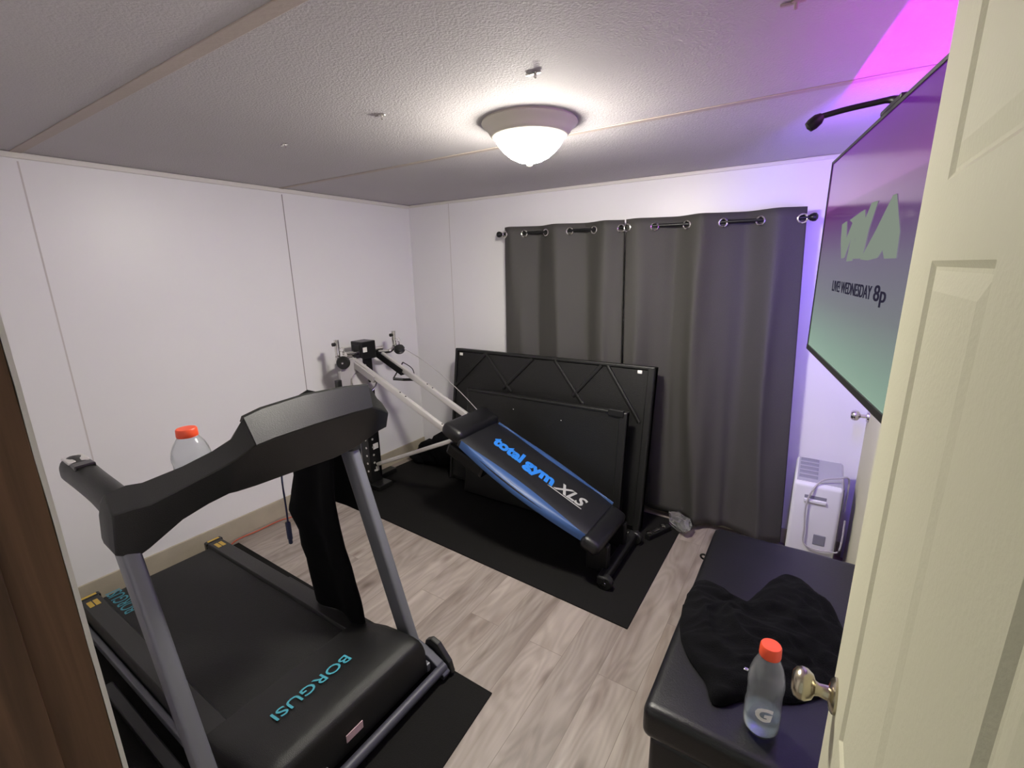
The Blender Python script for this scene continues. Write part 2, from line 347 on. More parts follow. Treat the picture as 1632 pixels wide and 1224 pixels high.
# open door leaf at the right
def make_door():
    r = Matrix.Rotation(-0.0228*-1, 3, 'Z')
    y0, y1, xf, xb, zt = 0.120, 0.932, 0.110, 0.145, 2.055
    bm = bmesh.new()
    ys = [y0, 0.190, 0.330, 0.505, 0.765, y1]; zs = [0.01, 0.22, 0.80, 0.96, 1.70, 1.79, 1.985, zt]
    def grid(x, flip):
        vs = {}
        for i, y in enumerate(ys):
            for k, z in enumerate(zs): vs[i, k] = bm.verts.new((x, y, z))
        pan = []
        for i in range(len(ys)-1):
            for k in range(len(zs)-1):
                q = [vs[i, k], vs[i+1, k], vs[i+1, k+1], vs[i, k+1]]
                f = bm.faces.new(q if flip else q[::-1])
                if i in (1, 3) and k in (1, 3, 5): pan.append(f)
        return vs, pan
    va, pa = grid(xf, False); vb, pb = grid(xb, True)
    ni, nk = len(ys), len(zs)
    for i in range(ni-1):
        bm.faces.new((va[i, 0], va[i+1, 0], vb[i+1, 0], vb[i, 0])); bm.faces.new((va[i, nk-1], va[i+1, nk-1], vb[i+1, nk-1], vb[i, nk-1]))
    for k in range(nk-1):
        bm.faces.new((va[0, k], va[0, k+1], vb[0, k+1], vb[0, k])); bm.faces.new((va[ni-1, k], va[ni-1, k+1], vb[ni-1, k+1], vb[ni-1, k]))
    bmesh.ops.recalc_face_normals(bm, faces=bm.faces[:])
    for f in pa+pb:
        bmesh.ops.inset_individual(bm, faces=[f], thickness=0.010, depth=-0.0045)
        bmesh.ops.inset_individual(bm, faces=[f], thickness=0.006, depth=0.0)
        bmesh.ops.inset_individual(bm, faces=[f], thickness=0.032, depth=0.0035)
    d = struct('door_1', bm, M['door'], bev=0.0012)
    yk, zk = 0.873, 0.945
    for sx, xx in ((-1, xf), (1, xb)):
        bm = bmesh.new()
        prof = [(0.031, 0.0), (0.031, 0.004), (0.026, 0.009), (0.013, 0.012), (0.011, 0.026), (0.013, 0.032), (0.022, 0.036), (0.0285, 0.046), (0.029, 0.055), (0.025, 0.063), (0.016, 0.068), (0.0, 0.069)]
        if sx == 1: prof = [(r_, h*0.5) for r_, h in prof]
        lathe(bm, prof, (xx, yk, zk), (sx, 0, 0)); obj('door_knob', bm, M['nickel'], d, True, label='brushed nickel door knob')
    obj('latch_plate', B(((0.117, y1-0.0005, zk-0.028), (0.138, y1+0.0012, zk+0.028))), M['nickel'], d)
    return d
make_door()

# screw hooks left in the ceiling
def hook(x, y, first=False):
    bm = bmesh.new(); lathe(bm, [(0.011, 0), (0.011, -0.004), (0.004, -0.006), (0.004, -0.016), (0.0, -0.018)], (x, y, CZ)); bx(bm, (x-0.030, y-0.004, CZ-0.006), (x+0.018, y+0.004, CZ-0.001), bevel=0.001)
    return bm
for (x, y, lb) in ((-2.004, 1.31, 'small metal anchor in the ceiling nearest the left wall'), (-1.375, 1.286, 'small metal anchor in the ceiling halfway between the left wall and the lit lamp'),
                   (-0.746, 1.287, 'small metal anchor in the ceiling just in front of the lit lamp'), (-0.112, 1.293, 'small metal anchor in the violet lit ceiling at the top edge of the view')):
    tag(obj('ceiling_anchor', hook(x, y), M['steel'] if x < -0.2 else M['batten'], loc=(x, y, CZ)), lb, 'anchor', 'metal anchors in the ceiling')

# ceiling lamp
lc = (-1.0, 1.68)
t = thing('ceiling_light', 'round flush ceiling light with a glowing frosted glass bowl', 'ceiling light', (lc[0], lc[1], CZ))
bm = bmesh.new(); lathe(bm, [(0.0, 0.0), (0.180, 0.0), (0.183, -0.007), (0.176, -0.016), (0.164, -0.024), (0.154, -0.040), (0.146, -0.052), (0.137, -0.056), (0.0, -0.050)], (lc[0], lc[1], CZ), n=48); obj('pan', bm, M['lamp_white'], t, True)
bm = bmesh.new(); lathe(bm, [(0.132, -0.052), (0.133, -0.058), (0.122, -0.078), (0.102, -0.101), (0.076, -0.122), (0.045, -0.137), (0.014, -0.143), (0.0, -0.143)], (lc[0], lc[1], CZ), n=48); obj('glass_bowl', bm, M['bowl'], t, True)
bm = bmesh.new(); lathe(bm, [(0.0, -0.141), (0.010, -0.1435), (0.013, -0.147), (0.010, -0.153), (0.005, -0.158), (0.0, -0.159)], (lc[0], lc[1], CZ), n=20); obj('finial', bm, M['lamp_white'], t, True)

# ================================================================ MATS
def mat_bm(cs, z0, z1, seg=1):
    bm = bmesh.new(); loft(bm, [[(x, y, z0) for x, y in cs], [(x, y, z1) for x, y in cs]]); return bm
tag(obj('exercise_mat', mat_bm([(-2.97, 0.28), (-0.862, 0.20), (-0.937, 1.238), (-2.97, 1.262)], 0.0, 0.006), M['mat'], loc=(-1.9, 0.7, 0), bev=0.002), 'black rubber mat lying under the treadmill', 'mat')
tag(obj('exercise_mat', mat_bm([(-3.02, 1.99), (-0.586, 1.868), (-0.583, 2.99), (-2.95, 3.04)], 0.0, 0.007), M['mat'], loc=(-1.8, 2.4, 0), bev=0.002), 'large black rubber mat under the inclined glideboard gym', 'mat')

# ================================================================ TREADMILL
T = thing('treadmill', 'black treadmill with silver grey uprights standing on a mat by the left wall', 'treadmill', (-2.0, 0.8, 0.006))
Yn, Yf = 0.46, 1.135     # near and far side of the deck
# deck frame
bm = bmesh.new()
bx(bm, (-2.86, Yn+0.05, 0.05), (-1.25, Yf-0.05, 0.098), bevel=0.004)
obj('deck_frame', bm, M['black_plastic'], T)
# belt as a closed loop around the deck
bm = bmesh.new()
y0, y1 = Yn+0.085, Yf-0.085
path = [(-1.42, 0.128)] + [(-2.835-0.028*math.sin(a), 0.100+0.028*math.cos(a)) for a in [math.pi*k/8 for k in range(9)]] + [(-1.42, 0.072)]
outer = path; inner = [(x if x > -2.8 else x+0.003, z-0.003 if z > 0.1 else z+0.003) for x, z in path]
prof = outer + inner[::-1]
loft(bm, [[(x, y0, z) for x, z in prof], [(x, y1, z) for x, z in prof]])
belt = obj('running_belt', bm, M['belt'], T, True)
obj('lettering', text_bm('BORGUSI', 0.09, (-2.60, 0.622, 0.1282), (-1, 0, 0), (0, -1, 0), width=0.26, height=0.062), M['cyan'], belt, label='pale cyan printed letters')
# side rails
for nm, (a, b_) in (('near', (Yn, Yn+0.088)), ('far', (Yf-0.088, Yf))):
    bm = bmesh.new(); pr = [(a, 0.060), (a, 0.128), (a+0.008, 0.142), (b_-0.008, 0.142), (b_, 0.128), (b_, 0.060)]
    loft(bm, [[(-2.875, y, z) for y, z in pr], [(-2.86, y, z+0.001) for y, z in pr], [(-1.50, y, z+0.001) for y, z in pr]])
    rail = obj('side_rail', bm, M['dark_plastic'], T, True, bev=0.002)
    obj('end_cap', B(((-2.905, a-0.003, 0.035), (-2.868, b_+0.003, 0.146)), bevel=0.008), M['gloss_black'], rail)
    for k in range(2):
        yy = a+0.022+k*0.024
        obj('label', B(((-2.835, yy, 0.1425), (-2.775, yy+0.019, 0.1438))), M['yellow'], rail, label='yellow caution label')
    obj('end_stripe', B(((-2.895, a+0.012, 0.1455), (-2.878, b_-0.012, 0.1468))), M['yellow'], rail, label='pale yellow strip')
# silver side beams low at each side
for yy in (Yn-0.026, Yf+0.004):
    bm = bmesh.new(); bx(bm, (-2.80, yy, 0.045), (-1.20, yy+0.022, 0.085), bevel=0.005); obj('side_beam', bm, M['silver_paint'], T)
# motor hood: wide shell with a rounded front
bm = bmesh.new()
def hood_section(y, k):
    z = 0.232*k; pts = [(-1.60, 0.10), (-1.60, 0.146+0.006*k), (-1.50, 0.178*k+0.0), (-1.42, 0.205*k), (-1.33, 0.219*k), (-1.258, z*0.972), (-1.226, z*0.955), (-1.212, z*0.915), (-1.204, z*0.82), (-1.197, 0.06), (-1.25, 0.045), (-1.5, 0.045)]
    return [(x, y, zz) for x, zz in pts]
secs = []
for y, k in ((Yn-0.002, 0.84), (Yn+0.006, 0.93), (Yn+0.03, 0.99), (Yn+0.08, 1.0), (0.8, 1.01), (Yf-0.08, 1.0), (Yf-0.03, 0.99), (Yf-0.006, 0.93), (Yf+0.002, 0.84)): secs.append(hood_section(y, k))
# the hood's rear edge bows forward in the middle
loft(bm, secs)
hood = obj('motor_hood', bm, M['hood'], T, True, angle=50)
obj('lettering', text_bm('BORGUSI', 0.09, (-1.425, 0.915, 0.2055), (0, -1, 0), (1, 0, 0.16), width=0.31, height=0.050, bold=0.0006, offset=0.004), M['cyan'], hood, label='cyan printed letters')
obj('sticker', B(((-1.1978, 0.735, 0.105), (-1.1945, 0.805, 0.135))), M['pink'], hood, label='pale pink warning sticker')
obj('power_switch', B(((-1.200, 0.62, 0.070), (-1.190, 0.655, 0.092)), bevel=0.003), M['gloss_black'], hood)
# base frame: cross bar at the front, foot brackets, wheels
bm = bmesh.new(); tube(bm, [(-1.160, 0.36, 0.052), (-1.160, 1.20, 0.052)], 0.020, 16); obj('front_cross_bar', bm, M['bar_paint'], T, True)
for yy in (0.385, 1.185):
    bm = bmesh.new(); pr = [(-1.34, 0.02), (-1.135, 0.02), (-1.13, 0.04), (-1.17, 0.075), (-1.22, 0.10), (-1.31, 0.12), (-1.38, 0.10)]
    loft(bm, [[(x, yy-0.02, z) for x, z in pr], [(x, yy+0.02, z) for x, z in pr]]); br = obj('foot_bracket', bm, M['bar_paint'], T, bev=0.004)
    bm = bmesh.new(); s = 1 if yy > 0.8 else -1
    pr = [(-1.30, 0.008), (-1.15, 0.008), (-1.125, 0.02), (-1.14, 0.07), (-1.20, 0.135), (-1.24, 0.145), (-1.27, 0.125), (-1.29, 0.06)]
    loft(bm, [[(x, yy+s*0.022, z) for x, z in pr], [(x, yy+s*0.048, z) for x, z in pr]]); obj('foot_cover', bm, M['black_plastic'], br, bev=0.006)
    bm = bmesh.new(); bx(bm, (-2.3, yy-0.02, 0.02), (-1.30, yy+0.02, 0.05), bevel=0.006); obj('floor_runner', bm, M['black_metal'], T)
# uprights lean back towards the user
for yy in (0.385, 1.18):
    bm = bmesh.new()
    x = lambda z: -1.30-0.33*z
    sweep(bm, [(x(0.06), yy, 0.06), (x(1.10), yy, 1.10)], rrect(0.046, 0.082, 0.012), ref=Vector((1, 0, 0.3)))
    obj('upright', bm, M['silver_paint'], T, True)
# handles: padded arms towards the user with silver pulse plates
for yy in (0.385, 1.18):
    bm = bmesh.new()
    P = smooth_path([(-1.55, yy, 1.070), (-1.66, yy, 1.088), (-1.80, yy, 1.100), (-1.93, yy, 1.112)], 4)
    n_ = len(P); sc = [1.0-0.10*math.sin(math.pi*i/(n_-1)) for i in range(n_)]; sc[-1] = 0.80; P.append(P[-1]+Vector((-0.022, 0, 0.0))); sc.append(0.42)
    sweep(bm, P, rrect(0.080, 0.090, 0.036, 6), ref=Vector((0, 0, 1)), scales=sc)
    h = obj('handlebar', bm, M['dark_plastic'], T, True, angle=60)
    for s in (-1, 1):
        bm = bmesh.new(); bx(bm, (-1.925, yy+s*0.016-0.010, 1.140), (-1.855, yy+s*0.016+0.010, 1.1500), bevel=0.003); obj('pulse_plate', bm, M['alu'], h, label='silver pulse sensor plate')
    bm = bmesh.new(); bx(bm, (-1.845, yy-0.026, 1.132), (-1.80, yy+0.026, 1.1475), bevel=0.004); obj('grip_button', bm, M['gloss_black'], h)
# console: crossbeam that swells into the display housing; section corners run
# top ridge, front break line, front bottom, back bottom, back top
def sec(y, xr, zr, xl, zl, xb, zb, th):
    return [(xr, y, zr), (xl, y, zl), (xb, y, zb), (xb-th*0.8, y, zb+0.012), (xr-th*0.55, y, zr-0.35*(zr-zb))]
body = [sec(0.343, -1.565, 1.105, -1.535, 1.070, -1.575, 0.965, 0.07),
        sec(0.350, -1.545, 1.132, -1.510, 1.080, -1.568, 0.935, 0.11),
        sec(0.395, -1.525, 1.146, -1.490, 1.085, -1.568, 0.905, 0.125),
        sec(0.425, -1.50, 1.148, -1.468, 1.090, -1.560, 0.920, 0.13),
        sec(0.50, -1.425, 1.185, -1.40, 1.135, -1.50, 0.995, 0.13),
        sec(0.555, -1.36, 1.225, -1.345, 1.170, -1.45, 1.035, 0.14),
        sec(0.598, -1.335, 1.252, -1.325, 1.190, -1.41, 1.060, 0.15),
        sec(0.640, -1.345, 1.296, -1.298, 1.222, -1.455, 1.036, 0.17),
        sec(0.70, -1.355, 1.305, -1.305, 1.224, -1.458, 1.030, 0.18),
        sec(0.85, -1.368, 1.309, -1.318, 1.222, -1.461, 1.024, 0.18),
        sec(1.00, -1.352, 1.304, -1.320, 1.219, -1.455, 1.020, 0.18),
        sec(1.08, -1.335, 1.297, -1.322, 1.214, -1.43, 1.040, 0.17),
        sec(1.105, -1.345, 1.280, -1.330, 1.205, -1.41, 1.060, 0.16),
        sec(1.16, -1.385, 1.225, -1.365, 1.180, -1.395, 1.085, 0.14),
        sec(1.21, -1.42, 1.190, -1.385, 1.150, -1.405, 1.085, 0.12),
        sec(1.235, -1.45, 1.150, -1.425, 1.125, -1.43, 1.10, 0.07)]
bm = bmesh.new(); loft(bm, body)
con = obj('console', bm, M['dark_plastic'], T, True, angle=28, bev=0.004)
# lighter slanting upper shell over the ridge
bm = bmesh.new()
top = body[7:12]
loft(bm, [[Vector(q_[0])+Vector((-0.022, 0, -0.014)), Vector(q_[0])+Vector((-0.006, 0, 0.006)), Vector(q_[0])+Vector((0.006, 0, 0.003)), Vector(q_[1])+Vector((0.006, 0, 0.004)), Vector(q_[1])+Vector((0.004, 0, -0.003)), Vector(q_[0])+Vector((-0.01, 0, -0.012))] for q_ in top])
obj('upper_shell', bm, M['console_top'], con, True, angle=25)
# the display lies on the user's side
bm = bmesh.new()
a0 = Vector(body[8][4]); a1 = Vector(body[11][4]); b0 = Vector(body[8][3]); b1 = Vector(body[11][3]); off = Vector((-0.004, 0, 0.0))
q = [a0.lerp(b0, 0.35), a1.lerp(b1, 0.35), a1.lerp(b1, 0.75), a0.lerp(b0, 0.75)]
loft(bm, [[p+off for p in q], [p-off for p in q]]); obj('display_panel', bm, M['gloss_black'], con)
# sleeve where the console meets the far upright
bm = bmesh.new(); sweep(bm, [(-1.605, 1.18, 0.96), (-1.61, 1.18, 1.00), (-1.61, 1.18, 1.07)], rrect(0.058, 0.094, 0.022), ref=Vector((1, 0, 0.2)), scales=[0.9, 1.0, 0.95])
obj('upright_sleeve', bm, M['dark_plastic'], con, True, angle=60)
# safety key: strap and clip
st = bmesh.new(); P = smooth_path([(-1.62, 0.90, 1.05), (-1.665, 0.90, 0.94), (-1.672, 0.902, 0.80), (-1.672, 0.90, 0.70)], 5)
sweep(st, P, rrect(0.014, 0.003, 0.001, 1), ref=Vector((1, 1, 0)), scales=[0.7+0.5*math.sin(i*0.35) if i < 8 else 1.1 for i in range(len(P))])
lan = tag(obj('safety_lanyard', st, M['navy'], loc=(-1.672, 0.90, 0.68)), 'dark blue strap with a clip dangling below the treadmill console', 'lanyard')
bm = bmesh.new(); bx(bm, (-1.682, 0.892, 0.655), (-1.662, 0.908, 0.735), bevel=0.005); bx(bm, (-1.680, 0.893, 0.635), (-1.664, 0.907, 0.664), bevel=0.006); obj('clip', bm, M['navy'], lan)

# black garment draped over the far handlebar of the treadmill
bm = bmesh.new()
def gx(zt):   # left, right edges of the hanging cloth as a function of height
    pts = [(1.155, -1.88, -1.62), (1.05, -1.90, -1.63), (0.90, -1.925, -1.635), (0.79, -1.935, -1.645), (0.72, -1.965, -1.65), (0.66, -1.985, -1.645), (0.60, -2.015, -1.64), (0.56, -1.985, -1.635), (0.52, -1.945, -1.63), (0.42, -1.945, -1.590), (0.38, -1.91, -1.580), (0.25, -1.89, -1.550), (0.15, -1.88, -1.535)]
    for (z1, a1, c1), (z2, a2, c2) in zip(pts, pts[1:]):
        if zt >= z2:
            k = (z1-zt)/(z1-z2) if z1 != z2 else 0; return a1+(a2-a1)*k, c1+(c2-c1)*k
    return pts[-1][1:]
grid = []
rows_ = 44
for i in range(rows_+1):
    s = i/rows_; row = []
    for j in range(19):
        q = j/18
        if s < 0.12:    # the part that falls over the far side of the bar
            a = s/0.12; z = 0.62+(1.13-0.62)*a; y = 1.245
        elif s < 0.20:
            a = (s-0.12)/0.08*math.pi; z = 1.13+0.052*math.sin(a); y = 1.18+0.065*math.cos(a)
        else:
            a = (s-0.20)/0.80; z = 1.13-(1.13-0.150)*a; y = 1.115-0.005*a
        l, r_ = gx(z); x = l+(r_-l)*q
        amp = 0.020*min(1, max(0, (1.10-z)*4)) if s > 0.2 else 0.0
        y += -amp*(0.6+math.sin(q*9+0.7*math.sin(z*4)))*0.55 + 0.006*noise.noise(Vector((x*12, z*7, s)))
        row.append(bm.verts.new((x, min(y, 1.30), z)))
    grid.append(row)
for i in range(rows_):
    for j in range(18): bm.faces.new((grid[i][j], grid[i][j+1], grid[i+1][j+1], grid[i+1][j]))
g = obj('black_garment', bm, M['garment'], loc=(-1.8, 1.17, 0.15), smooth=True, angle=180)
md = g.modifiers.new('thick', 'SOLIDIFY'); md.thickness = 0.012; md.offset = 0
tag(g, 'long black garment hanging over the far handlebar of the treadmill', 'clothing')

# ================================================================ BOTTLES
def bottle(loc, h, r, label, fill, cap_r=0.024, tilt=0, logo_dir=None):
    t = thing('drink_bottle', label, 'bottle', loc, 'sports drink bottles with orange caps'); x, y, z = loc
    k = h/0.25; R = r
    prof = [(0.0, 0.004), (R*0.62, 0.002), (R*0.84, 0.004), (R*0.97, 0.016), (R, 0.034), (R, 0.078), (R*0.955, 0.086), (R*0.955, 0.125), (R, 0.134), (R*1.0, 0.150), (R*0.93, 0.172), (R*0.78, 0.195), (R*0.60, 0.213), (cap_r*0.90, 0.223), (cap_r*0.90, 0.236)]
    prof = [(a, b_*k) for a, b_ in prof]
    inner = [(max(a-0.0012, 0), b_+0.0012 if i < 3 else b_) for i, (a, b_) in enumerate(prof)]
    bm = bmesh.new(); lathe(bm, prof+inner[::-1], loc, n=40); body_ = obj('bottle_body', bm, M['clear'], t, True, angle=60)
    bm = bmesh.new(); c0 = 0.222*k; lathe(bm, [(cap_r, c0), (cap_r*1.03, c0+0.003), (cap_r, c0+0.026*k), (cap_r*0.92, c0+0.030*k), (0, c0+0.030*k)], loc, n=40)
    obj('cap', bm, M['orange'], t, True, label='orange screw cap')
    if fill:
        bm = bmesh.new(); lathe(bm, [(0, 0.0075), (R*0.80, 0.0075), (R*0.93, 0.018), (R*0.965, 0.036), (R*0.965, fill), (0, fill)], loc, n=40); obj('drink', bm, M['drink'], t, True, label='pale blue drink')
    # white letter mark wrapped on the body
    bm = text_bm('G', 0.052, (0, 0, 0), (1, 0, 0), (0, 1, 0), bold=0.0022, shear=0.15, thick=0.0004)
    bmesh.ops.subdivide_edges(bm, edges=bm.edges[:], cuts=1)
    cx = sum(v.co.x for v in bm.verts)/len(bm.verts); a0 = math.atan2(logo_dir[1], logo_dir[0])
    for v in bm.verts:
        a = a0+(v.co.x-cx)/R; rr = R*0.965+0.004+v.co.z; zz = z+0.068*k+v.co.y
        v.co = Vector((x+rr*math.cos(a), y+rr*math.sin(a), zz))
    obj('letter_mark', bm, M['tag'], t, label='white letter G')
    return t
bottle((0.003, 1.168, 0.502), 0.262, 0.043, 'clear bottle with orange cap and white letter G on the black bench', 0.06, 0.0245, logo_dir=(0.15, -1))
bottle((-1.60, 0.590, 1.020), 0.215, 0.054, 'clear bottle with orange cap standing behind the treadmill console arm', 0, 0.029, logo_dir=(1, -0.6))
con_tray = bmesh.new(); lathe(con_tray, [(0.0, -0.012), (0.058, -0.012), (0.062, 0.0), (0.060, 0.03), (0.057, 0.03), (0.056, -0.001), (0, -0.001)], (-1.60, 0.590, 1.020), n=32)
bx(con_tray, (-1.55, 0.56, 1.05), (-1.47, 0.62, 1.075), bevel=0.006)
obj('cup_holder', con_tray, M['dark_plastic'], con, True)

# ================================================================ GLIDEBOARD GYM
G = thing('home_gym', 'inclined glideboard gym machine with blue edged black cushion and silver rails', 'exercise machine', (-1.85, 2.28, 0.007))
rz = lambda x, o=0.0: 1.10+o-0.45*(x+2.85)
sl = Vector((1, 0, -0.45)).normalized(); nu = Vector((0.45, 0, 1)).normalized()
# perforated black tower
bm = bmesh.new()
bx(bm, (-2.905, 2.235, 0.05), (-2.815, 2.345, 1.165), bevel=0.004)
bx(bm, (-2.915, 2.240, 1.055), (-2.79, 2.370, 1.190), bevel=0.006)
tower = obj('tower', bm, M['black_metal'], G)
for k in range(14):
    z = 0.15+k*0.066; bm = bmesh.new(); lathe(bm, [(0.0, 0.0), (0.0085, 0.0), (0.0085, 0.003), (0, 0.003)], (-2.815, 2.275, z), (1, 0, 0), n=14); obj('height_hole', bm, M['alu'], tower, True, label='bright round height hole')
    bm = bmesh.new(); lathe(bm, [(0.0, 0.0), (0.0085, 0.0), (0.0085, 0.003), (0, 0.003)], (-2.845, 2.235, z), (0, -1, 0), n=14); obj('height_hole', bm, M['alu'], tower, True, label='bright round height hole')
for (y, z, w_, h_) in ((2.30, 0.35, 0.05, 0.045), (2.30, 0.16, 0.03, 0.04), (2.265, 1.13, 0.036, 0.035)):
    obj('sticker', B(((-2.8155 if z < 1 else -2.7905, y-w_/2, z-h_/2), (-2.812 if z < 1 else -2.787, y+w_/2, z+h_/2))), M['tag'], tower, label='white sticker')
bm = bmesh.new(); bx(bm, (-2.96, 2.02, 0.01), (-2.88, 2.56, 0.05), bevel=0.006); bx(bm, (-2.90, 2.22, 0.012), (-2.72, 2.36, 0.05), bevel=0.006); obj('tower_foot', bm, M['black_metal'], G)
# rails
for y in (2.165, 2.435):
    bm = bmesh.new(); sweep(bm, [(-2.80, y, rz(-2.80)-0.01), (-0.86, y, rz(-0.86)-0.01)], rrect(0.028, 0.042, 0.005), ref=Vector((0, 0, 1)))
    r_ = obj('rail', bm, M['alu'], G, True)
    for xx in (-2.35, -2.30, -1.98):
        p = Vector((xx, y, rz(xx)-0.01)) + nu*0.021; bm = bmesh.new(); lathe(bm, [(0, 0), (0.006, 0), (0.004, 0.003), (0, 0.003)], p, nu, n=12); obj('rivet', bm, M['black_metal'], r_)
    bm = bmesh.new(); sweep(bm, [(-2.86, y, rz(-2.86)-0.03), (-2.58, y, rz(-2.58)-0.03)], rrect(0.044, 0.050, 0.006), ref=Vector((0, 0, 1))); obj('rail_bracket', bm, M['black_metal'] if y > 2.3 else M['grey_plate'], G)
bm = bmesh.new(); tube(bm, [(-2.84, 2.13, rz(-2.84)+0.015), (-2.84, 2.47, rz(-2.84)+0.015)], 0.018, 14); obj('hook_bar', bm, M['steel'], G, True)
# curved arm posts with pulleys
for y, sg in ((2.035, -1), (2.565, 1)):
    bm = bmesh.new()
    P = smooth_path([(-2.84, y-sg*0.14, rz(-2.84)-0.01), (-2.83, y-sg*0.03, rz(-2.84)-0.02), (-2.80, y, rz(-2.84)+0.02), (-2.80, y, rz(-2.84)+0.075), (-2.80, y, 1.235)], 5)
    tube(bm, P, 0.0175, 14); a_ = obj('arm_post', bm, M['steel'], G, True)
    bm = bmesh.new(); lathe(bm, [(0, -0.006), (0.013, -0.006), (0.013, 0.012), (0.006, 0.016), (0, 0.016)], (-2.80, y-0.022, 1.205), (0, -1, 0), n=18); obj('knob', bm, M['black_plastic'], a_, True)
    bm = bmesh.new(); pc = (-2.755, y+0.005, 1.075)
    if sg < 0: lathe(bm, [(0.0, -0.018), (0.040, -0.018), (0.046, -0.010), (0.036, 0.0), (0.046, 0.010), (0.040, 0.018), (0.0, 0.018)], pc, (0.6, -0.8, 0.0), n=28)
    else: lathe(bm, [(0.0, -0.022), (0.036, -0.022), (0.043, -0.010), (0.034, 0.0), (0.043, 0.010), (0.036, 0.022), (0.0, 0.022)], (-2.755, y+0.01, 1.09), (0.3, -0.35, 0.9), n=28)
    pw = obj('pulley', bm, M['black_plastic'], G, True)
    bm = bmesh.new(); lathe(bm, [(0, 0), (0.008, 0), (0.006, 0.005), (0, 0.005)], Vector(pc)+Vector((0.6, -0.8, 0))*0.018, (0.6, -0.8, 0), n=12); obj('axle', bm, M['steel'], pw, True)
    bm = bmesh.new(); torus(bm, (-2.775, y+0.018, 1.165), (0.6, -0.8, 0.2), 0.014, 0.0035, 16, 6); torus(bm, (-2.765, y+0.02, 1.140), (0.8, 0.5, 0.2), 0.012, 0.003, 16, 6); obj('carabiner', bm, M['steel'], G, True)
# grey folded squat plate and round steel foot ring beside the tower
bm = bmesh.new(); pr = [(2.02, 0.88), (2.02, 1.00), (2.045, 1.055), (2.10, 1.075), (2.225, 1.075), (2.225, 0.80), (2.08, 0.80)]
loft(bm, [[(-2.80, y, z) for y, z in pr], [(-2.775, y, z) for y, z in pr]]); obj('foot_plate', bm, M['grey_plate'], G, bev=0.004)
bm = bmesh.new(); bx(bm, (-2.805, 1.985, 0.885), (-2.765, 2.022, 0.955), bevel=0.006); obj('plate_bumper', bm, M['black_plastic'], G)
bm = bmesh.new(); torus(bm, (-2.72, 2.175, 0.915), (0.75, -0.45, 0.55), 0.088, 0.0075, 36, 8); ring = obj('foot_ring', bm, M['steel'], G, True)
bm = bmesh.new(); lathe(bm, [(0, -0.020), (0.06, -0.018), (0.086, -0.003), (0.086, 0.0), (0.058, -0.014), (0, -0.016)], (-2.72, 2.175, 0.915), (0.75, -0.45, 0.55), n=36); obj('dish', bm, M['grey_plate'], ring, True)
bm = bmesh.new(); tube(bm, [(-2.80, 2.28, 0.90), (-2.66, 2.18, 0.925)], 0.010, 12); obj('spring_pin', bm, M['black_plastic'], G, True)
# cable from the far pulley down to the glideboard
bm = bmesh.new(); P = smooth_path([(-2.75, 2.60, 1.10), (-2.50, 2.62, 0.99), (-2.20, 2.60, 0.83), (-1.90, 2.50, 0.70)], 6); tube(bm, P, 0.0028, 8); obj('cable', bm, M['grey_plate'], G, True)
# stirrup handle with webbing
bm = bmesh.new()
a, b_, c = Vector((-2.62, 2.475, 1.015)), Vector((-2.66, 2.40, 0.895)), Vector((-2.56, 2.53, 0.875))
tube(bm, [a, a.lerp(b_, 0.5), b_], 0.0055, 8); tube(bm, smooth_path([a, Vector((-2.585, 2.535, 0.955)), c], 6), 0.0035, 8); stp = obj('handle_strap', bm, M['black_plastic'], G)
bm = bmesh.new(); tube(bm, [b_, b_.lerp(c, 0.5)+Vector((0, 0, -0.004)), c+Vector((0.01, 0.0, 0))], 0.011, 12); obj('grip', bm, M['black_plastic'], stp, True)
# silver brace rising from the tower foot to the rails
bm = bmesh.new(); sweep(bm, [(-2.80, 2.30, 0.20), (-1.98, 2.30, 0.565)], rrect(0.036, 0.028, 0.005), ref=Vector((0, 0, 1))); obj('brace', bm, M['alu'], G, True)
bm = bmesh.new(); bx(bm, (-1.93, 2.13, 0.47), (-1.62, 2.44, 0.56), bevel=0.02, rot=Matrix.Rotation(0.42, 3, 'Y')); obj('carriage', bm, M['black_metal'], G)
# glideboard
def bpnt(x, y, o): # point at height o above the rail line
    return Vector((x, y, rz(x))) + nu*o
bm = bmesh.new()
x0, x1 = -1.78, -0.93; n_ = 24; cy = 2.262
def half(q): return 0.205+0.048*math.sin(math.pi*min(1, max(0, q)))**1.2
rows = []
for i in range(n_+1):
    q = i/n_; x = x0+(x1-x0)*q; hw = half(q)-0.012
    prof = []
    for (a, o) in ((-1, 0.05), (-1, 0.085), (-0.9, 0.097), (-0.5, 0.099), (0, 0.10), (0.5, 0.099), (0.9, 0.097), (1, 0.085), (1, 0.05)): prof.append(bpnt(x, cy+a*0.158, o-0.02))
    for pi_, a in enumerate((-1, -1, -0.93, -0.5, 0, 0.5, 0.93, 1, 1)):
        v_ = prof[pi_]; v_.y = cy+a*(0.203+0.045*math.sin(math.pi*q)-(0.004))
    rows.append(prof)
loft(bm, rows); cush = obj('glideboard_cushion', bm, M['cushion'], G, True, angle=60)
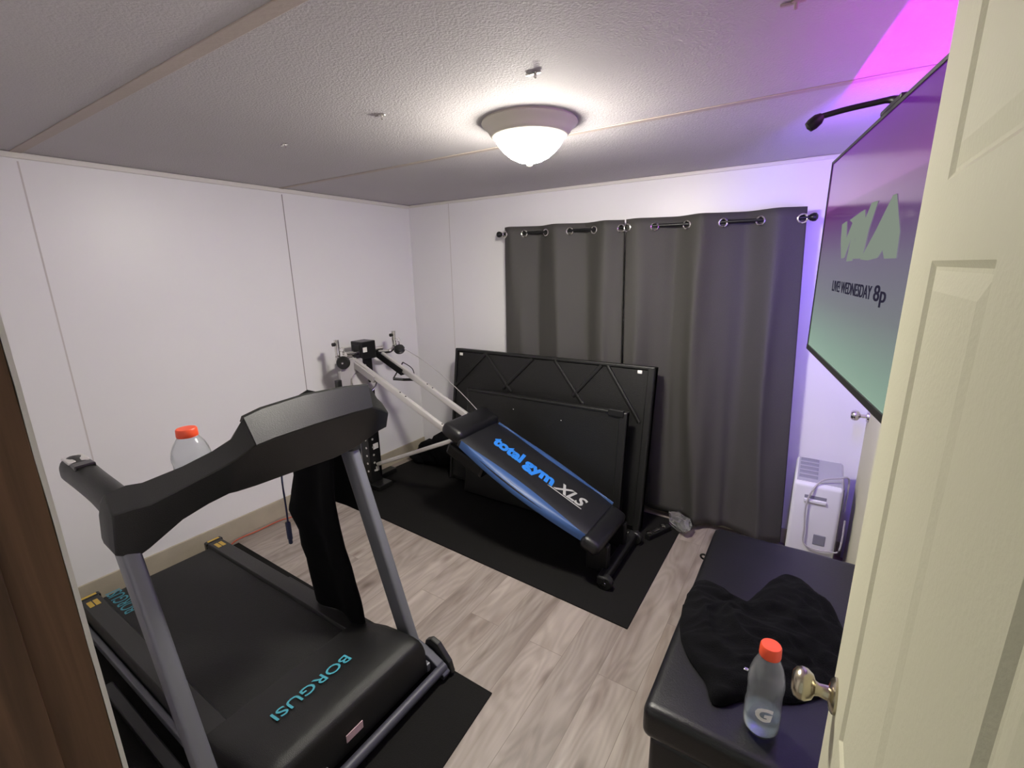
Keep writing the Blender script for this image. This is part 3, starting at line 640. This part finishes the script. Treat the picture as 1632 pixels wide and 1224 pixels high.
for s in (-1, 1):
    bm = bmesh.new(); rows = []
    for i in range(n_+1):
        q = i/n_; x = x0+0.02+(x1-x0-0.02)*q; wd = 0.003+(0.072 if s < 0 else 0.062)*math.sin(math.pi*q)**1.15
        edge = cy+s*(0.205+0.045*math.sin(math.pi*q)); inn = edge-s*wd; out = edge
        k = 0.036
        rows.append([bpnt(x, inn, 0.081), bpnt(x, inn+(out-inn)*0.4, 0.084), bpnt(x, inn+(out-inn)*0.8, 0.074), bpnt(x, out, 0.074-k*0.6), bpnt(x, out-(out-inn)*0.05, 0.074-k*1.2), bpnt(x, inn, 0.030)])
    loft(bm, rows); obj('side_band', bm, M['blue_vinyl'], cush, True, angle=70, label='blue vinyl side band')
# cushion ends: thick padded headrest and foot
bm = bmesh.new(); bx(bm, (-0.080, -0.225, 0.020), (0.085, 0.225, 0.118), bevel=0.045, seg=5)
R_ = Matrix((sl, Vector((0, 1, 0)), nu)).transposed()
for v in bm.verts: v.co = R_ @ v.co + Vector((-1.845, 2.275, rz(-1.845)))
obj('headrest', bm, M['vinyl'], G, True, angle=60)
bm = bmesh.new(); bx(bm, (-0.060, -0.215, 0.000), (0.060, 0.215, 0.086), bevel=0.035, seg=4)
for v in bm.verts: v.co = R_ @ v.co + Vector((-0.885, 2.245, rz(-0.885)))
obj('foot_cushion', bm, M['vinyl'], G, True, angle=60)
tx = Vector((-1.665, 2.235, rz(-1.665)))+nu*0.0815; txd = sl; tyd = Vector((0, 1, 0))
obj('lettering', text_bm('total', 0.13, tx, txd, tyd, width=0.240, bold=0.0065, shear=-0.2), M['blue_print'], cush, label='blue printed word total')
obj('lettering', text_bm('gym', 0.13, tx+sl*0.256, txd, tyd, width=0.225, bold=0.0065, shear=-0.2), M['blue_print'], cush, label='blue printed word gym')
obj('lettering', text_bm('XLS', 0.125, tx+sl*0.490, txd, tyd, width=0.205, bold=0.003, shear=0.25), M['white_print'], cush, label='light grey printed letters XLS')
bm = bmesh.new()
o_ = tx+sl*0.455-tyd*0.018; loft(bm, [[o_, o_+sl*0.24, o_+sl*0.24+tyd*0.007, o_+sl*0.02+tyd*0.007], [p+nu*0.001 for p in (o_, o_+sl*0.24, o_+sl*0.24+tyd*0.007, o_+sl*0.02+tyd*0.007)]]); obj('underline', bm, M['white_print'], cush)
# rear stand with cross bar and wheels
bm = bmesh.new(); bx(bm, (-0.83, 2.06, 0.035), (-0.775, 2.60, 0.085), bevel=0.01); bx(bm, (-0.93, 2.14, 0.05), (-0.80, 2.19, 0.22), bevel=0.01); bx(bm, (-0.93, 2.41, 0.05), (-0.80, 2.46, 0.22), bevel=0.01); obj('rear_stand', bm, M['black_metal'], G)
for y in (2.085, 2.585):
    bm = bmesh.new(); lathe(bm, [(0, -0.02), (0.034, -0.02), (0.040, -0.014), (0.040, 0.014), (0.034, 0.02), (0, 0.02)], (-0.785, y, 0.047), (0, 1, 0), n=24); wh = obj('wheel', bm, M['black_plastic'], G, True)
    bm = bmesh.new(); lathe(bm, [(0, 0.0), (0.010, 0.0), (0.008, 0.005), (0, 0.005)], (-0.785, y-0.02, 0.047), (0, -1, 0), n=14); obj('hub_cap', bm, M['steel'], wh, True)

# ================================================================ LEANING PANELS
def leaning(name, label, cat, x0, x1, h, ytop, ybot, th, zb, deco):
    t = thing(name, label, cat, ((x0+x1)/2, ybot, zb))
    up = Vector((0, ytop-ybot, h-zb)).normalized(); L_ = math.hypot(ytop-ybot, h-zb); nn = Vector((0, -up.z, up.y)); X = Vector((1, 0, 0))
    def P(u, v, w_): return Vector((x0, ybot, zb))+X*u+up*v+nn*w_
    W = x1-x0
    def slab(bm, u0, u1, v0, v1, w0, w1, bev=0.0):
        b = bmesh.new(); bx(b, (u0, v0, w0), (u1, v1, w1), bevel=bev)
        for v in b.verts: v.co = P(*v.co)
        join(bm, b)
    deco(t, P, slab, W, L_)
    return t
def head_deco(t, P, slab, W, L_):
    bm = bmesh.new(); slab(bm, 0, W, 0, L_, -0.065, -0.012, 0.006); slab(bm, 0.02, W-0.02, 0.02, L_-0.02, -0.02, 0.0, 0.008); obj('panel', bm, M['board'], t)
    bm = bmesh.new()
    slab(bm, 0, W, L_-0.022, L_, -0.07, 0.012, 0.006); slab(bm, W-0.045, W, 0, L_, -0.07, 0.014, 0.008); slab(bm, 0, 0.02, 0, L_, -0.07, 0.012, 0.006); obj('border', bm, M['board'], t)
    # stitched zigzag ridges
    zz = [(0.02, L_-0.30), (0.30, L_-0.02), (0.55, L_-0.29)], [(0.48, L_-0.27), (0.72, L_-0.025)], [(0.90, L_-0.02), (1.14, L_-0.30)], [(1.06, L_-0.25), (1.25, L_-0.02)], [(1.29, L_-0.02), (1.535, L_-0.36)]
    for z in zz:
        for a, b_ in zip(z, z[1:]):
            bm = bmesh.new(); sweep(bm, [P(a[0], a[1], 0.001), P(b_[0], b_[1], 0.001)], rrect(0.026, 0.024, 0.009, 2), ref=Vector((0, 1, 0))); obj('diagonal_piping', bm, M['board'], t, True)
    for u, v in ((0.045, L_-0.055), (W-0.11, L_-0.05)):
        bm = bmesh.new(); slab(bm, u, u+0.030, v, v+0.022, 0.002, 0.010, 0.003); obj('tag', bm, M['tag'], t, label='small white tag')
leaning('headboard', 'large black upholstered headboard with diagonal piping leaning against the dark curtain', 'headboard', -2.405, -0.80, 1.085, 2.86, 2.70, 0.06, 0.020, head_deco)
def foot_deco(t, P, slab, W, L_):
    bm = bmesh.new(); slab(bm, 0, W, 0, L_, -0.045, 0.0, 0.012); obj('panel', bm, M['board'], t)
    bm = bmesh.new(); slab(bm, 0, W, L_-0.018, L_+0.002, -0.048, 0.006, 0.005); slab(bm, W-0.05, W, 0, L_, -0.05, 0.008, 0.008); obj('border', bm, M['board'], t)
    for u, v in ((0.42, L_-0.10), (0.80, L_-0.12)):
        bm = bmesh.new(); slab(bm, u, u+0.006, v, v+0.005, 0.0005, 0.003); obj('rivet', bm, M['tag'], t)
    bm = bmesh.new(); slab(bm, W-0.12, W-0.02, L_-0.03, L_+0.012, -0.01, 0.016, 0.005); obj('corner_bracket', bm, M['black_metal'], t)
leaning('footboard', 'smaller plain black panel leaning in front of the large headboard', 'panel', -2.15, -0.90, 0.825, 2.66, 2.565, 0.05, 0.016, foot_deco)
# bed rail hardware on the floor in front of the panels
t = thing('bed_rail', 'black metal bed rail with bright fittings lying by the foot of the leaning panels', 'metal rail', (-0.9, 2.72, 0.007))
bm = bmesh.new(); sweep(bm, [(-0.735, 2.655, 0.026), (-0.650, 2.845, 0.026)], rrect(0.035, 0.035, 0.004), ref=Vector((0, 0, 1))); obj('rail_bar', bm, M['black_metal'], t)
for (x, y, z, s_) in ((-0.845, 2.650, 0.018, 0.020), (-0.730, 2.668, 0.052, 0.014), (-0.675, 2.790, 0.052, 0.012)):
    bm = bmesh.new(); bx(bm, (x-s_, y-0.014, z-0.010), (x+s_, y+0.014, z+0.010), bevel=0.004, rot=Matrix.Rotation(0.6, 3, 'Z')); obj('fitting', bm, M['steel'], t)
bm = bmesh.new(); sweep(bm, [(-0.712, 2.705, 0.0505), (-0.692, 2.750, 0.0505)], rrect(0.020, 0.010, 0.002), ref=Vector((0, 0, 1))); obj('slide', bm, M['steel'], t)
# crumpled clear bag
bm = bmesh.new(); bmesh.ops.create_icosphere(bm, subdivisions=2, radius=1.1)
for v in bm.verts:
    n_ = v.co.copy(); k = 1+0.5*noise.noise(n_*2.3)+0.45*abs(noise.noise(n_*3.4+Vector((3, 1, 2))))
    v.co = Vector((-0.600, 2.90, 0.058)) + Matrix.Rotation(-0.9, 3, 'Z') @ Vector((n_.x*0.085*k, n_.y*0.050*k, n_.z*0.048*k))
    v.co.z = max(v.co.z, 0.009)
o = obj('plastic_bag', bm, M['clear_bag'], loc=(-0.600, 2.90, 0.008)); tag(o, 'crumpled clear plastic bag on the floor at the curtain hem', 'plastic bag')
# dark bundle in the far left corner
bm = bmesh.new()
for (c, s_) in (((-2.56, 2.83, 0.20), (0.13, 0.10, 0.16)), ((-2.73, 2.86, 0.12), (0.16, 0.10, 0.12)), ((-2.86, 2.86, 0.055), (0.13, 0.10, 0.055))):
    b = bmesh.new(); bmesh.ops.create_icosphere(b, subdivisions=3, radius=1)
    for v in b.verts:
        k = 1+0.22*noise.noise(v.co*2.6+Vector(c)); v.co = Vector(c)+Vector((v.co.x*s_[0]*k, v.co.y*s_[1]*k, v.co.z*s_[2]*k)); v.co.z = max(0.008, v.co.z); v.co.x = max(-3.02, v.co.x)
    join(bm, b)
tag(obj('duffel_bag', bm, M['garment'], loc=(-2.7, 2.85, 0.007), smooth=True, angle=180), 'dark slumped bag on the floor in the far left corner', 'bag')
# orange cord along the left wall
bm = bmesh.new(); P = smooth_path([(-2.93, 1.98, 0.009), (-2.96, 1.68, 0.005), (-3.00, 1.56, 0.005), (-2.99, 1.40, 0.012), (-3.01, 1.28, 0.006), (-2.975, 1.18, 0.005), (-3.0, 1.06, 0.005), (-2.98, 0.98, 0.005), (-2.95, 0.94, 0.005)], 8); tube(bm, P, 0.0042, 8)
tag(obj('extension_cord', bm, M['orange_cord'], loc=(-2.98, 1.4, 0.005), smooth=True), 'thin orange cord running along the left wall behind the treadmill', 'cord')
bm = bmesh.new(); bx(bm, (-3.025, 1.70, 0.0), (-2.935, 1.92, 0.040), bevel=0.008); o = obj('power_strip', bm, M['white_plastic'], loc=(-2.98, 1.8, 0)); tag(o, 'small white power strip on the floor beside the left wall', 'power strip')

# ================================================================ CURTAINS
t = thing('curtain_rod', 'black curtain rod with ball ends across the back wall', 'curtain rod', (-1.05, 2.98, 1.94))
bm = bmesh.new(); tube(bm, [(-2.025, 2.98, 1.945), (-0.09, 2.98, 1.930)], 0.0105, 14); obj('pole', bm, M['black_metal'], t, True)
for x, z in ((-2.032, 1.945), (-0.078, 1.930)):
    bm = bmesh.new(); s = -1 if x < -1 else 1; lathe(bm, [(0.0105, -0.012*s), (0.016, -0.008*s), (0.022, 0.008*s), (0.020, 0.020*s), (0.010, 0.028*s), (0, 0.029*s)], (x, 2.98, z), (1, 0, 0), n=20); obj('ball_end', bm, M['black_metal'], t, True)
for x, z in ((-1.965, 1.9445), (-1.05, 1.937), (-0.145, 1.9305)):
    bm = bmesh.new(); bx(bm, (x-0.007, 2.975, z-0.024), (x+0.007, 3.08, z-0.011), bevel=0.002); bx(bm, (x-0.012, 3.072, z-0.045), (x+0.012, 3.08, z+0.02), bevel=0.002); obj('bracket', bm, M['black_metal'], t)
def curtain(label, xa, xb, xa2, xb2, ztl, ztr, zb, ngrom, ph, seed):
    t = thing('curtain', label, 'curtain', ((xa+xb)/2, 2.98, zb))
    nu_, nv = 150, 40; bm = bmesh.new(); g_ = []
    fold = ngrom/2
    def shape(u, v):
        # v = 0 top, 1 bottom
        x = (xa+(xb-xa)*u)*(1-v)+(xa2+(xb2-xa2)*u)*v
        wob = min(1, v*1.6)*(1.5*noise.noise(Vector((u*3.1, v*0.9, seed)))+0.5*noise.noise(Vector((u*8, v*1.6, seed+5))))
        p = math.pi*(ngrom-1)*u*1.0 + ph + wob*1.3
        A = (0.040+0.012*noise.noise(Vector((u*6, 0.3, seed+2))))*(1-0.05*v) + 0.030*v*noise.noise(Vector((u*4, v, seed+9)))
        s_ = math.sin(p)+0.22*math.sin(2*p+seed)*v
        y = 2.98 - A*s_ - v*0.013*math.sin(2.3*p+seed*2+v) - 0.004*math.sin(u*31+v*3) 
        x += 0.010*math.sin(2*p)*(0.6+0.4*v)
        z = (ztl+(ztr-ztl)*u)*(1-v)+zb*v
        return Vector((x, y, z))
    for j in range(nv+1):
        g_.append([bm.verts.new(shape(i/nu_, j/nv)) for i in range(nu_+1)])
    for j in range(nv):
        for i in range(nu_): bm.faces.new((g_[j][i], g_[j][i+1], g_[j+1][i+1], g_[j+1][i]))
    c = obj('cloth', bm, M['curtain'], t, True, angle=180)
    md = c.modifiers.new('thick', 'SOLIDIFY'); md.thickness = 0.003; md.offset = 0
    for k in range(ngrom):
        # grommets sit where the cloth crosses the rod
        u = min(0.985, max(0.015, (k*math.pi-ph)/(math.pi*(ngrom-1)))) if ngrom > 1 else 0.5
        p0_, p1_ = shape(max(0, u-0.01), 0), shape(min(1, u+0.01), 0); d = (p1_-p0_).normalized(); nrm = Vector((d.y, -d.x, 0))
        nrm = (nrm + Vector((0, -1.5, 0))).normalized()
        c_ = shape(u, 0); zrod = 1.945-0.015*(c_.x+2.025)/1.935; c_.z = zrod-0.004; c_ += nrm*0.010
        bm = bmesh.new(); torus(bm, c_, nrm, 0.0215, 0.0052, 24, 8); obj('grommet', bm, M['steel'], t, True)
    return t
curtain('charcoal grommet curtain panel on the left half of the back wall rod', -1.985, -1.088, -1.99, -1.060, 1.990, 1.985, 0.07, 6, 0.25, 1.0)
curtain('charcoal grommet curtain panel on the right, its edge lit violet', -1.070, -0.105, -1.035, -0.03, 1.985, 1.985, 0.045, 6, 0.20, 4.0)

# ================================================================ TELEVISION
TV = thing('television', 'wall mounted flat television showing a violet to green screen', 'television', tuple(tvp(0.55, -0.31, -0.02)))
def tvbox(bm, u0, u1, v0, v1, w0, w1, bev=0.0):
    b = bmesh.new(); bx(b, (u0, v0, w0), (u1, v1, w1), bevel=bev)
    for v in b.verts: v.co = tvp(v.co.x, v.co.y, v.co.z)
    join(bm, b)
TW, TH = 1.11, 0.62
bm = bmesh.new(); tvbox(bm, 0, TW, -TH, 0, -0.028, -0.004, 0.003); tvbox(bm, 0.15, TW-0.15, -TH+0.03, -0.27, -0.075, -0.028, 0.01); tvs = obj('housing', bm, M['gloss_black'], TV)
bm = bmesh.new()
tvbox(bm, 0, 0.009, -TH, 0, -0.005, 0.003, 0.001); tvbox(bm, TW-0.009, TW, -TH, 0, -0.005, 0.003, 0.001); tvbox(bm, 0, TW, -0.009, 0, -0.005, 0.003, 0.001); tvbox(bm, 0, TW, -TH, -TH+0.017, -0.005, 0.004, 0.001)
obj('bezel', bm, M['dark_plastic'], TV)
bm = bmesh.new(); tvbox(bm, 0.009, TW-0.009, -TH+0.017, -0.009, -0.004, 0.0005)
rz0 = ROOTLOC[TV.name].z
M['screen'] = screen_material(1.40-rz0, 2.02-rz0, (1.86-1.40)/0.62)
scr = obj('screen', bm, M['screen'], TV)
M['logo'] = emit('screen_logo_colour', srgb(128, 138, 126), 0.33); M['stext'] = emit('screen_text_colour', srgb(45, 42, 58), 0.3)
def tvpoly(bm, pts, w0, w1):
    loft(bm, [[tvp(u, z-2.02, w0) for u, z in pts], [tvp(u, z-2.02, w1) for u, z in pts]])
def L(u, v): return (0.285+0.52*u, 1.708+0.118*v)   # logo box
bm = bmesh.new()
tvpoly(bm, [L(0.0, 0.82), L(0.10, 0.86), L(0.15, 0.45), L(0.25, 0.82), L(0.33, 0.80), L(0.16, 0.04), L(0.10, 0.02), L(0.03, 0.42)], 0.0008, 0.0018)
tvpoly(bm, [L(0.17, 0.86), L(0.40, 0.96), L(0.44, 0.84), L(0.36, 0.80), L(0.33, 0.40), L(0.34, -0.04), L(0.23, -0.05), L(0.26, 0.45), L(0.24, 0.78)], 0.0009, 0.0020)
tvpoly(bm, [L(0.36, 0.84), L(0.46, 0.70), L(0.55, 1.05), L(0.64, 1.04), L(0.56, 0.55), L(0.52, 0.0), L(0.45, 0.0), L(0.47, 0.40), L(0.42, 0.20), L(0.38, 0.50)], 0.0008, 0.0022)
tvpoly(bm, [L(0.50, -0.02), L(0.68, 0.50), L(0.84, 1.03), L(0.88, 1.03), L(0.99, 0.40), L(1.0, -0.02), L(0.86, -0.02), L(0.82, 0.14), L(0.76, 0.0), L(0.62, -0.04)], 0.0008, 0.0018)
tvpoly(bm, [L(0.29, 0.86), L(0.44, 0.97), L(0.50, 0.66), L(0.46, 0.30), L(0.44, 0.0), L(0.33, 0.0), L(0.35, 0.42)], 0.0010, 0.0024)
obj('screen_logo', bm, M['logo'], scr, label='pale angular letters V M A')
xd = TVE; yd = Vector((0, 0, 1))
bm = text_bm('LIVE! WEDNESDAY', 0.045, tvp(0.275, 1.619-2.02, 0.0012), xd, yd, width=0.405, height=0.030); obj('screen_text', bm, M['stext'], scr, label='dark text reading LIVE! WEDNESDAY')
bm = text_bm('8p', 0.06, tvp(0.700, 1.619-2.02, 0.0012), xd, yd, width=0.085, height=0.044, bold=0.0004); obj('screen_text', bm, M['stext'], scr, label='larger dark text reading 8p')
# led strips on the back of the set
bm = bmesh.new(); tvbox(bm, 0.04, TW-0.06, -0.205, -0.195, -0.034, -0.0285); obj('light_strip', bm, M['led_magenta'], TV, label='magenta light strip')
bm = bmesh.new(); tvbox(bm, 0.046, 0.056, -TH+0.06, -0.06, -0.034, -0.0285); obj('light_strip', bm, M['led_violet'], TV, label='violet light strip')
bm = bmesh.new(); tvbox(bm, 0.06, TW-0.06, -TH+0.012, -TH+0.022, -0.034, -0.0285); obj('light_strip', bm, M['led_blue'], TV, label='blue light strip')
# wall arm
c = tvp(0.60, -0.31, -0.08)
bm = bmesh.new(); bx(bm, (RX-0.02, c.y-0.06, c.z-0.10), (RX, c.y+0.06, c.z+0.10), bevel=0.003); sweep(bm, [(RX-0.02, c.y, c.z), (c.x, c.y, c.z)], rrect(0.04, 0.04, 0.006)); obj('wall_mount', bm, M['black_metal'], TV)
# small lamp on a bent arm rising over the top centre of the set
t = thing('clip_lamp', 'dark bent arm with a round head reaching over the top of the television', 'lamp', tuple(tvp(0.58, 0.0, -0.02)))
bm = bmesh.new()
P = smooth_path([tvp(0.60, 0.006, -0.02), tvp(0.575, 0.022, -0.005), tvp(0.555, 0.024, 0.03), tvp(0.545, 0.021, 0.075), tvp(0.54, 0.013, 0.125)], 6)
tube(bm, P, 0.0065, 12, scales=[1.9-0.9*min(1, i/8) for i in range(len(P))]); obj('arm', bm, M['black_plastic'], t, True)
bm = bmesh.new(); e0 = tvp(0.54, 0.014, 0.120); ax = (TVN*0.75+Vector((0, 0, -0.65))).normalized(); lathe(bm, [(0, -0.004), (0.008, -0.002), (0.0135, 0.008), (0.0145, 0.022), (0.012, 0.032), (0.0, 0.036)], e0, ax, n=20); obj('head', bm, M['black_plastic'], t, True)
bm = bmesh.new(); tvbox(bm, 0.53, 0.67, 0.0, 0.010, -0.035, 0.004, 0.002); obj('clamp', bm, M['black_plastic'], t)

# ================================================================ APPLIANCE IN THE CORNER
t = thing('air_conditioner', 'white slim portable air conditioner against the back wall beneath the television', 'air conditioner', (0.11, 2.86, 0))
bm = bmesh.new(); ax0, ax1, ay0, ay1, az = 0.005, 0.225, 2.72, 2.985, 0.60
b = bmesh.new(); bx(b, (ax0, ay0, 0.0), (ax1, ay1, az), bevel=0.02, seg=4)
for v in b.verts:
    if v.co.z > 0.5: v.co.z += (v.co.y-2.85)*0.22
join(bm, b); body_ = obj('body', bm, M['white_plastic'], t, True, angle=40)
tp = lambda x, y, o=0.0: Vector((x, y, az+(y-2.85)*0.22+o))
bm = bmesh.new(); loft(bm, [[tp(ax0+0.012, ay0+0.022, 0.0), tp(ax1-0.012, ay0+0.022, 0), tp(ax1-0.012, ay1-0.022, 0), tp(ax0+0.012, ay1-0.022, 0)], [tp(ax0+0.012, ay0+0.022, 0.002), tp(ax1-0.012, ay0+0.022, 0.002), tp(ax1-0.012, ay1-0.022, 0.002), tp(ax0+0.012, ay1-0.022, 0.002)]])
obj('top_panel', bm, mat('grey_top_plastic', (0.36, 0.36, 0.40), 0.45), t)
for k in range(5):
    y = ay0+0.05+k*0.040; bm = bmesh.new(); loft(bm, [[tp(ax0+0.02, y, 0.002), tp(ax0+0.105, y, 0.002), tp(ax0+0.105, y+0.026, 0.002), tp(ax0+0.02, y+0.026, 0.002)], [tp(ax0+0.02, y+0.004, 0.008), tp(ax0+0.105, y+0.004, 0.008), tp(ax0+0.105, y+0.020, 0.008), tp(ax0+0.02, y+0.020, 0.008)]]); obj('vent_slat', bm, M['grey_plastic'], t)
bm = bmesh.new(); bx(bm, (ax0+0.055, ay0-0.001, 0.492), (ax0+0.155, ay0+0.006, 0.512), bevel=0.003); obj('handle_recess', bm, M['grey_plastic'], t)
bm = bmesh.new(); bx(bm, (ax0+0.055, ay0-0.010, 0.472), (ax0+0.155, ay0+0.004, 0.490), bevel=0.004); obj('handle_lip', bm, M['white_plastic'], t)
bm = bmesh.new(); bx(bm, (ax0+0.12, ay0-0.003, 0.235), (ax0+0.175, ay0+0.004, 0.295), bevel=0.006); obj('drain_panel', bm, M['grey_plastic'], t)
bm = bmesh.new(); bx(bm, (ax1, ay0+0.04, 0.12), (ax1+0.006, ay1-0.04, 0.56), bevel=0.003); obj('side_grille', bm, M['grey_plastic'], t)
bm = bmesh.new()
P = smooth_path([(0.245, 2.80, 0.42), (0.246, 2.79, 0.57), (0.235, 2.77, 0.625), (0.20, 2.76, 0.618), (0.13, 2.735, 0.600), (0.09, 2.708, 0.54), (0.073, 2.706, 0.45), (0.08, 2.706, 0.33), (0.085, 2.706, 0.24), (0.13, 2.706, 0.215), (0.20, 2.706, 0.222), (0.245, 2.715, 0.24), (0.25, 2.74, 0.40)], 6)
tube(bm, P, 0.0042, 8); obj('power_cord', bm, M['grey_plate'], t, True, label='pale grey power cord looped over the front')

# ================================================================ BENCH
t = thing('storage_bench', 'long low black leather bench in front of the open door', 'bench', (0.0, 1.62, 0))
bm = bmesh.new(); bx(bm, (-0.262, 1.085, 0.02), (0.262, 2.15, 0.385), bevel=0.018, seg=3)
obj('base', bm, M['vinyl'], t, True, angle=60)
b = bmesh.new(); bmesh.ops.create_cube(b, size=1)
for v in b.verts: v.co = Vector((v.co.x*0.566, v.co.y*1.105, v.co.z*0.105)) + Vector((0.001, 1.617, 0.4465))
bmesh.ops.bevel(b, geom=b.edges[:], offset=0.032, segments=5, affect='EDGES', profile=0.6)
bmesh.ops.subdivide_edges(b, edges=[e for e in b.edges if e.calc_length() > 0.3], cuts=10, use_grid_fill=True)
for v in b.verts:
    if v.co.z > 0.47: v.co.z += 0.004*noise.noise(Vector((v.co.x*6, v.co.y*6, 0)))
seat = obj('seat', b, M['vinyl'], t, True, angle=60)
bm = bmesh.new(); torus(bm, (-0.298, 2.01, 0.42), (0, 1, 0.2), 0.013, 0.0045, 18, 6); obj('pull_loop', bm, M['black_hole'], t, True)
for x in (-0.22, 0.22):
    for y in (1.13, 2.10):
        bm = bmesh.new(); bx(bm, (x-0.025, y-0.025, 0.0), (x+0.025, y+0.025, 0.03), bevel=0.004); obj('leg', bm, M['black_plastic'], t)
# crumpled jacket on the bench
OUT = [(-0.268, 1.43), (-0.290, 1.585), (-0.270, 1.69), (-0.183, 1.70), (-0.092, 1.65), (-0.052, 1.76), (0.001, 1.875), (0.084, 1.885), (0.171, 1.80), (0.205, 1.68), (0.215, 1.52), (0.175, 1.40), (0.085, 1.30), (0.0, 1.25), (-0.079, 1.215), (-0.093, 1.150), (-0.118, 1.157), (-0.139, 1.23), (-0.207, 1.295), (-0.247, 1.36)]
def outline(a, c):
    """distance from c to the jacket's edge in direction a"""
    d = Vector((math.cos(a), math.sin(a))); best = 0.1
    for (x1, y1), (x2, y2) in zip(OUT, OUT[1:]+OUT[:1]):
        ex, ey = x2-x1, y2-y1; den = d.x*ey-d.y*ex
        if abs(den) < 1e-9: continue
        tt = ((x1-c[0])*ey-(y1-c[1])*ex)/den; uu = ((x1-c[0])*d.y-(y1-c[1])*d.x)/den
        if tt > 0 and -1e-6 <= uu <= 1+1e-6: best = max(best, tt)
    return best
bm = bmesh.new(); rings = 46; seg = 180; vs = []; cc = (-0.03, 1.50)
rad = [outline(2*math.pi*k/seg, cc) for k in range(seg)]
rad = [sum(rad[(k+d) % seg] for d in (-2, -1, 0, 1, 2))/5 for k in range(seg)]
for i in range(rings+1):
    row = []
    for k in range(seg):
        a = 2*math.pi*k/seg; r = i/rings; x = cc[0]+rad[k]*r*math.cos(a); y = cc[1]+rad[k]*r*math.sin(a)
        h = max(0, 1-r**4)**0.55
        f = noise.noise(Vector((x*6, y*6, 1.7)))
        wx, wy = x+0.05*f, y+0.05*noise.noise(Vector((x*5, y*5, 8)))
        f2 = 1-abs(noise.noise(Vector((wx*7+wy*3, wy*14, 7.1))))*2.6; f3 = 1-abs(noise.noise(Vector((wx*15, wy*26-wx*9, 3.1))))*2.4
        valley = math.exp(-((x+0.09)**2/0.004+(y-1.66)**2/0.03))
        ridge = math.exp(-((x-0.05)**2/0.012+(y-1.80)**2/0.02))
        z = 0.503+h*(0.045+0.022*f+0.020*f2+0.010*f3-0.025*valley+0.03*ridge)
        if x < -0.270: z -= (-0.270-x)*2.0
        row.append(bm.verts.new((x, y, max(z, 0.45 if x < -0.286 else 0.504 if x > -0.262 else 0.496))))
    vs.append(row)
for i in range(rings):
    for k in range(seg): bm.faces.new((vs[i][k], vs[i][(k+1) % seg], vs[i+1][(k+1) % seg], vs[i+1][k]))
o = obj('jacket', bm, M['garment'], loc=(-0.03, 1.48, 0.50), smooth=True, angle=180); tag(o, 'crumpled black jacket heaped on the black bench', 'jacket')
bm = bmesh.new(); bx(bm, (-0.055, 1.265, 0.572), (-0.043, 1.275, 0.578), bevel=0.002); obj('zip_pull', bm, M['steel'], o)
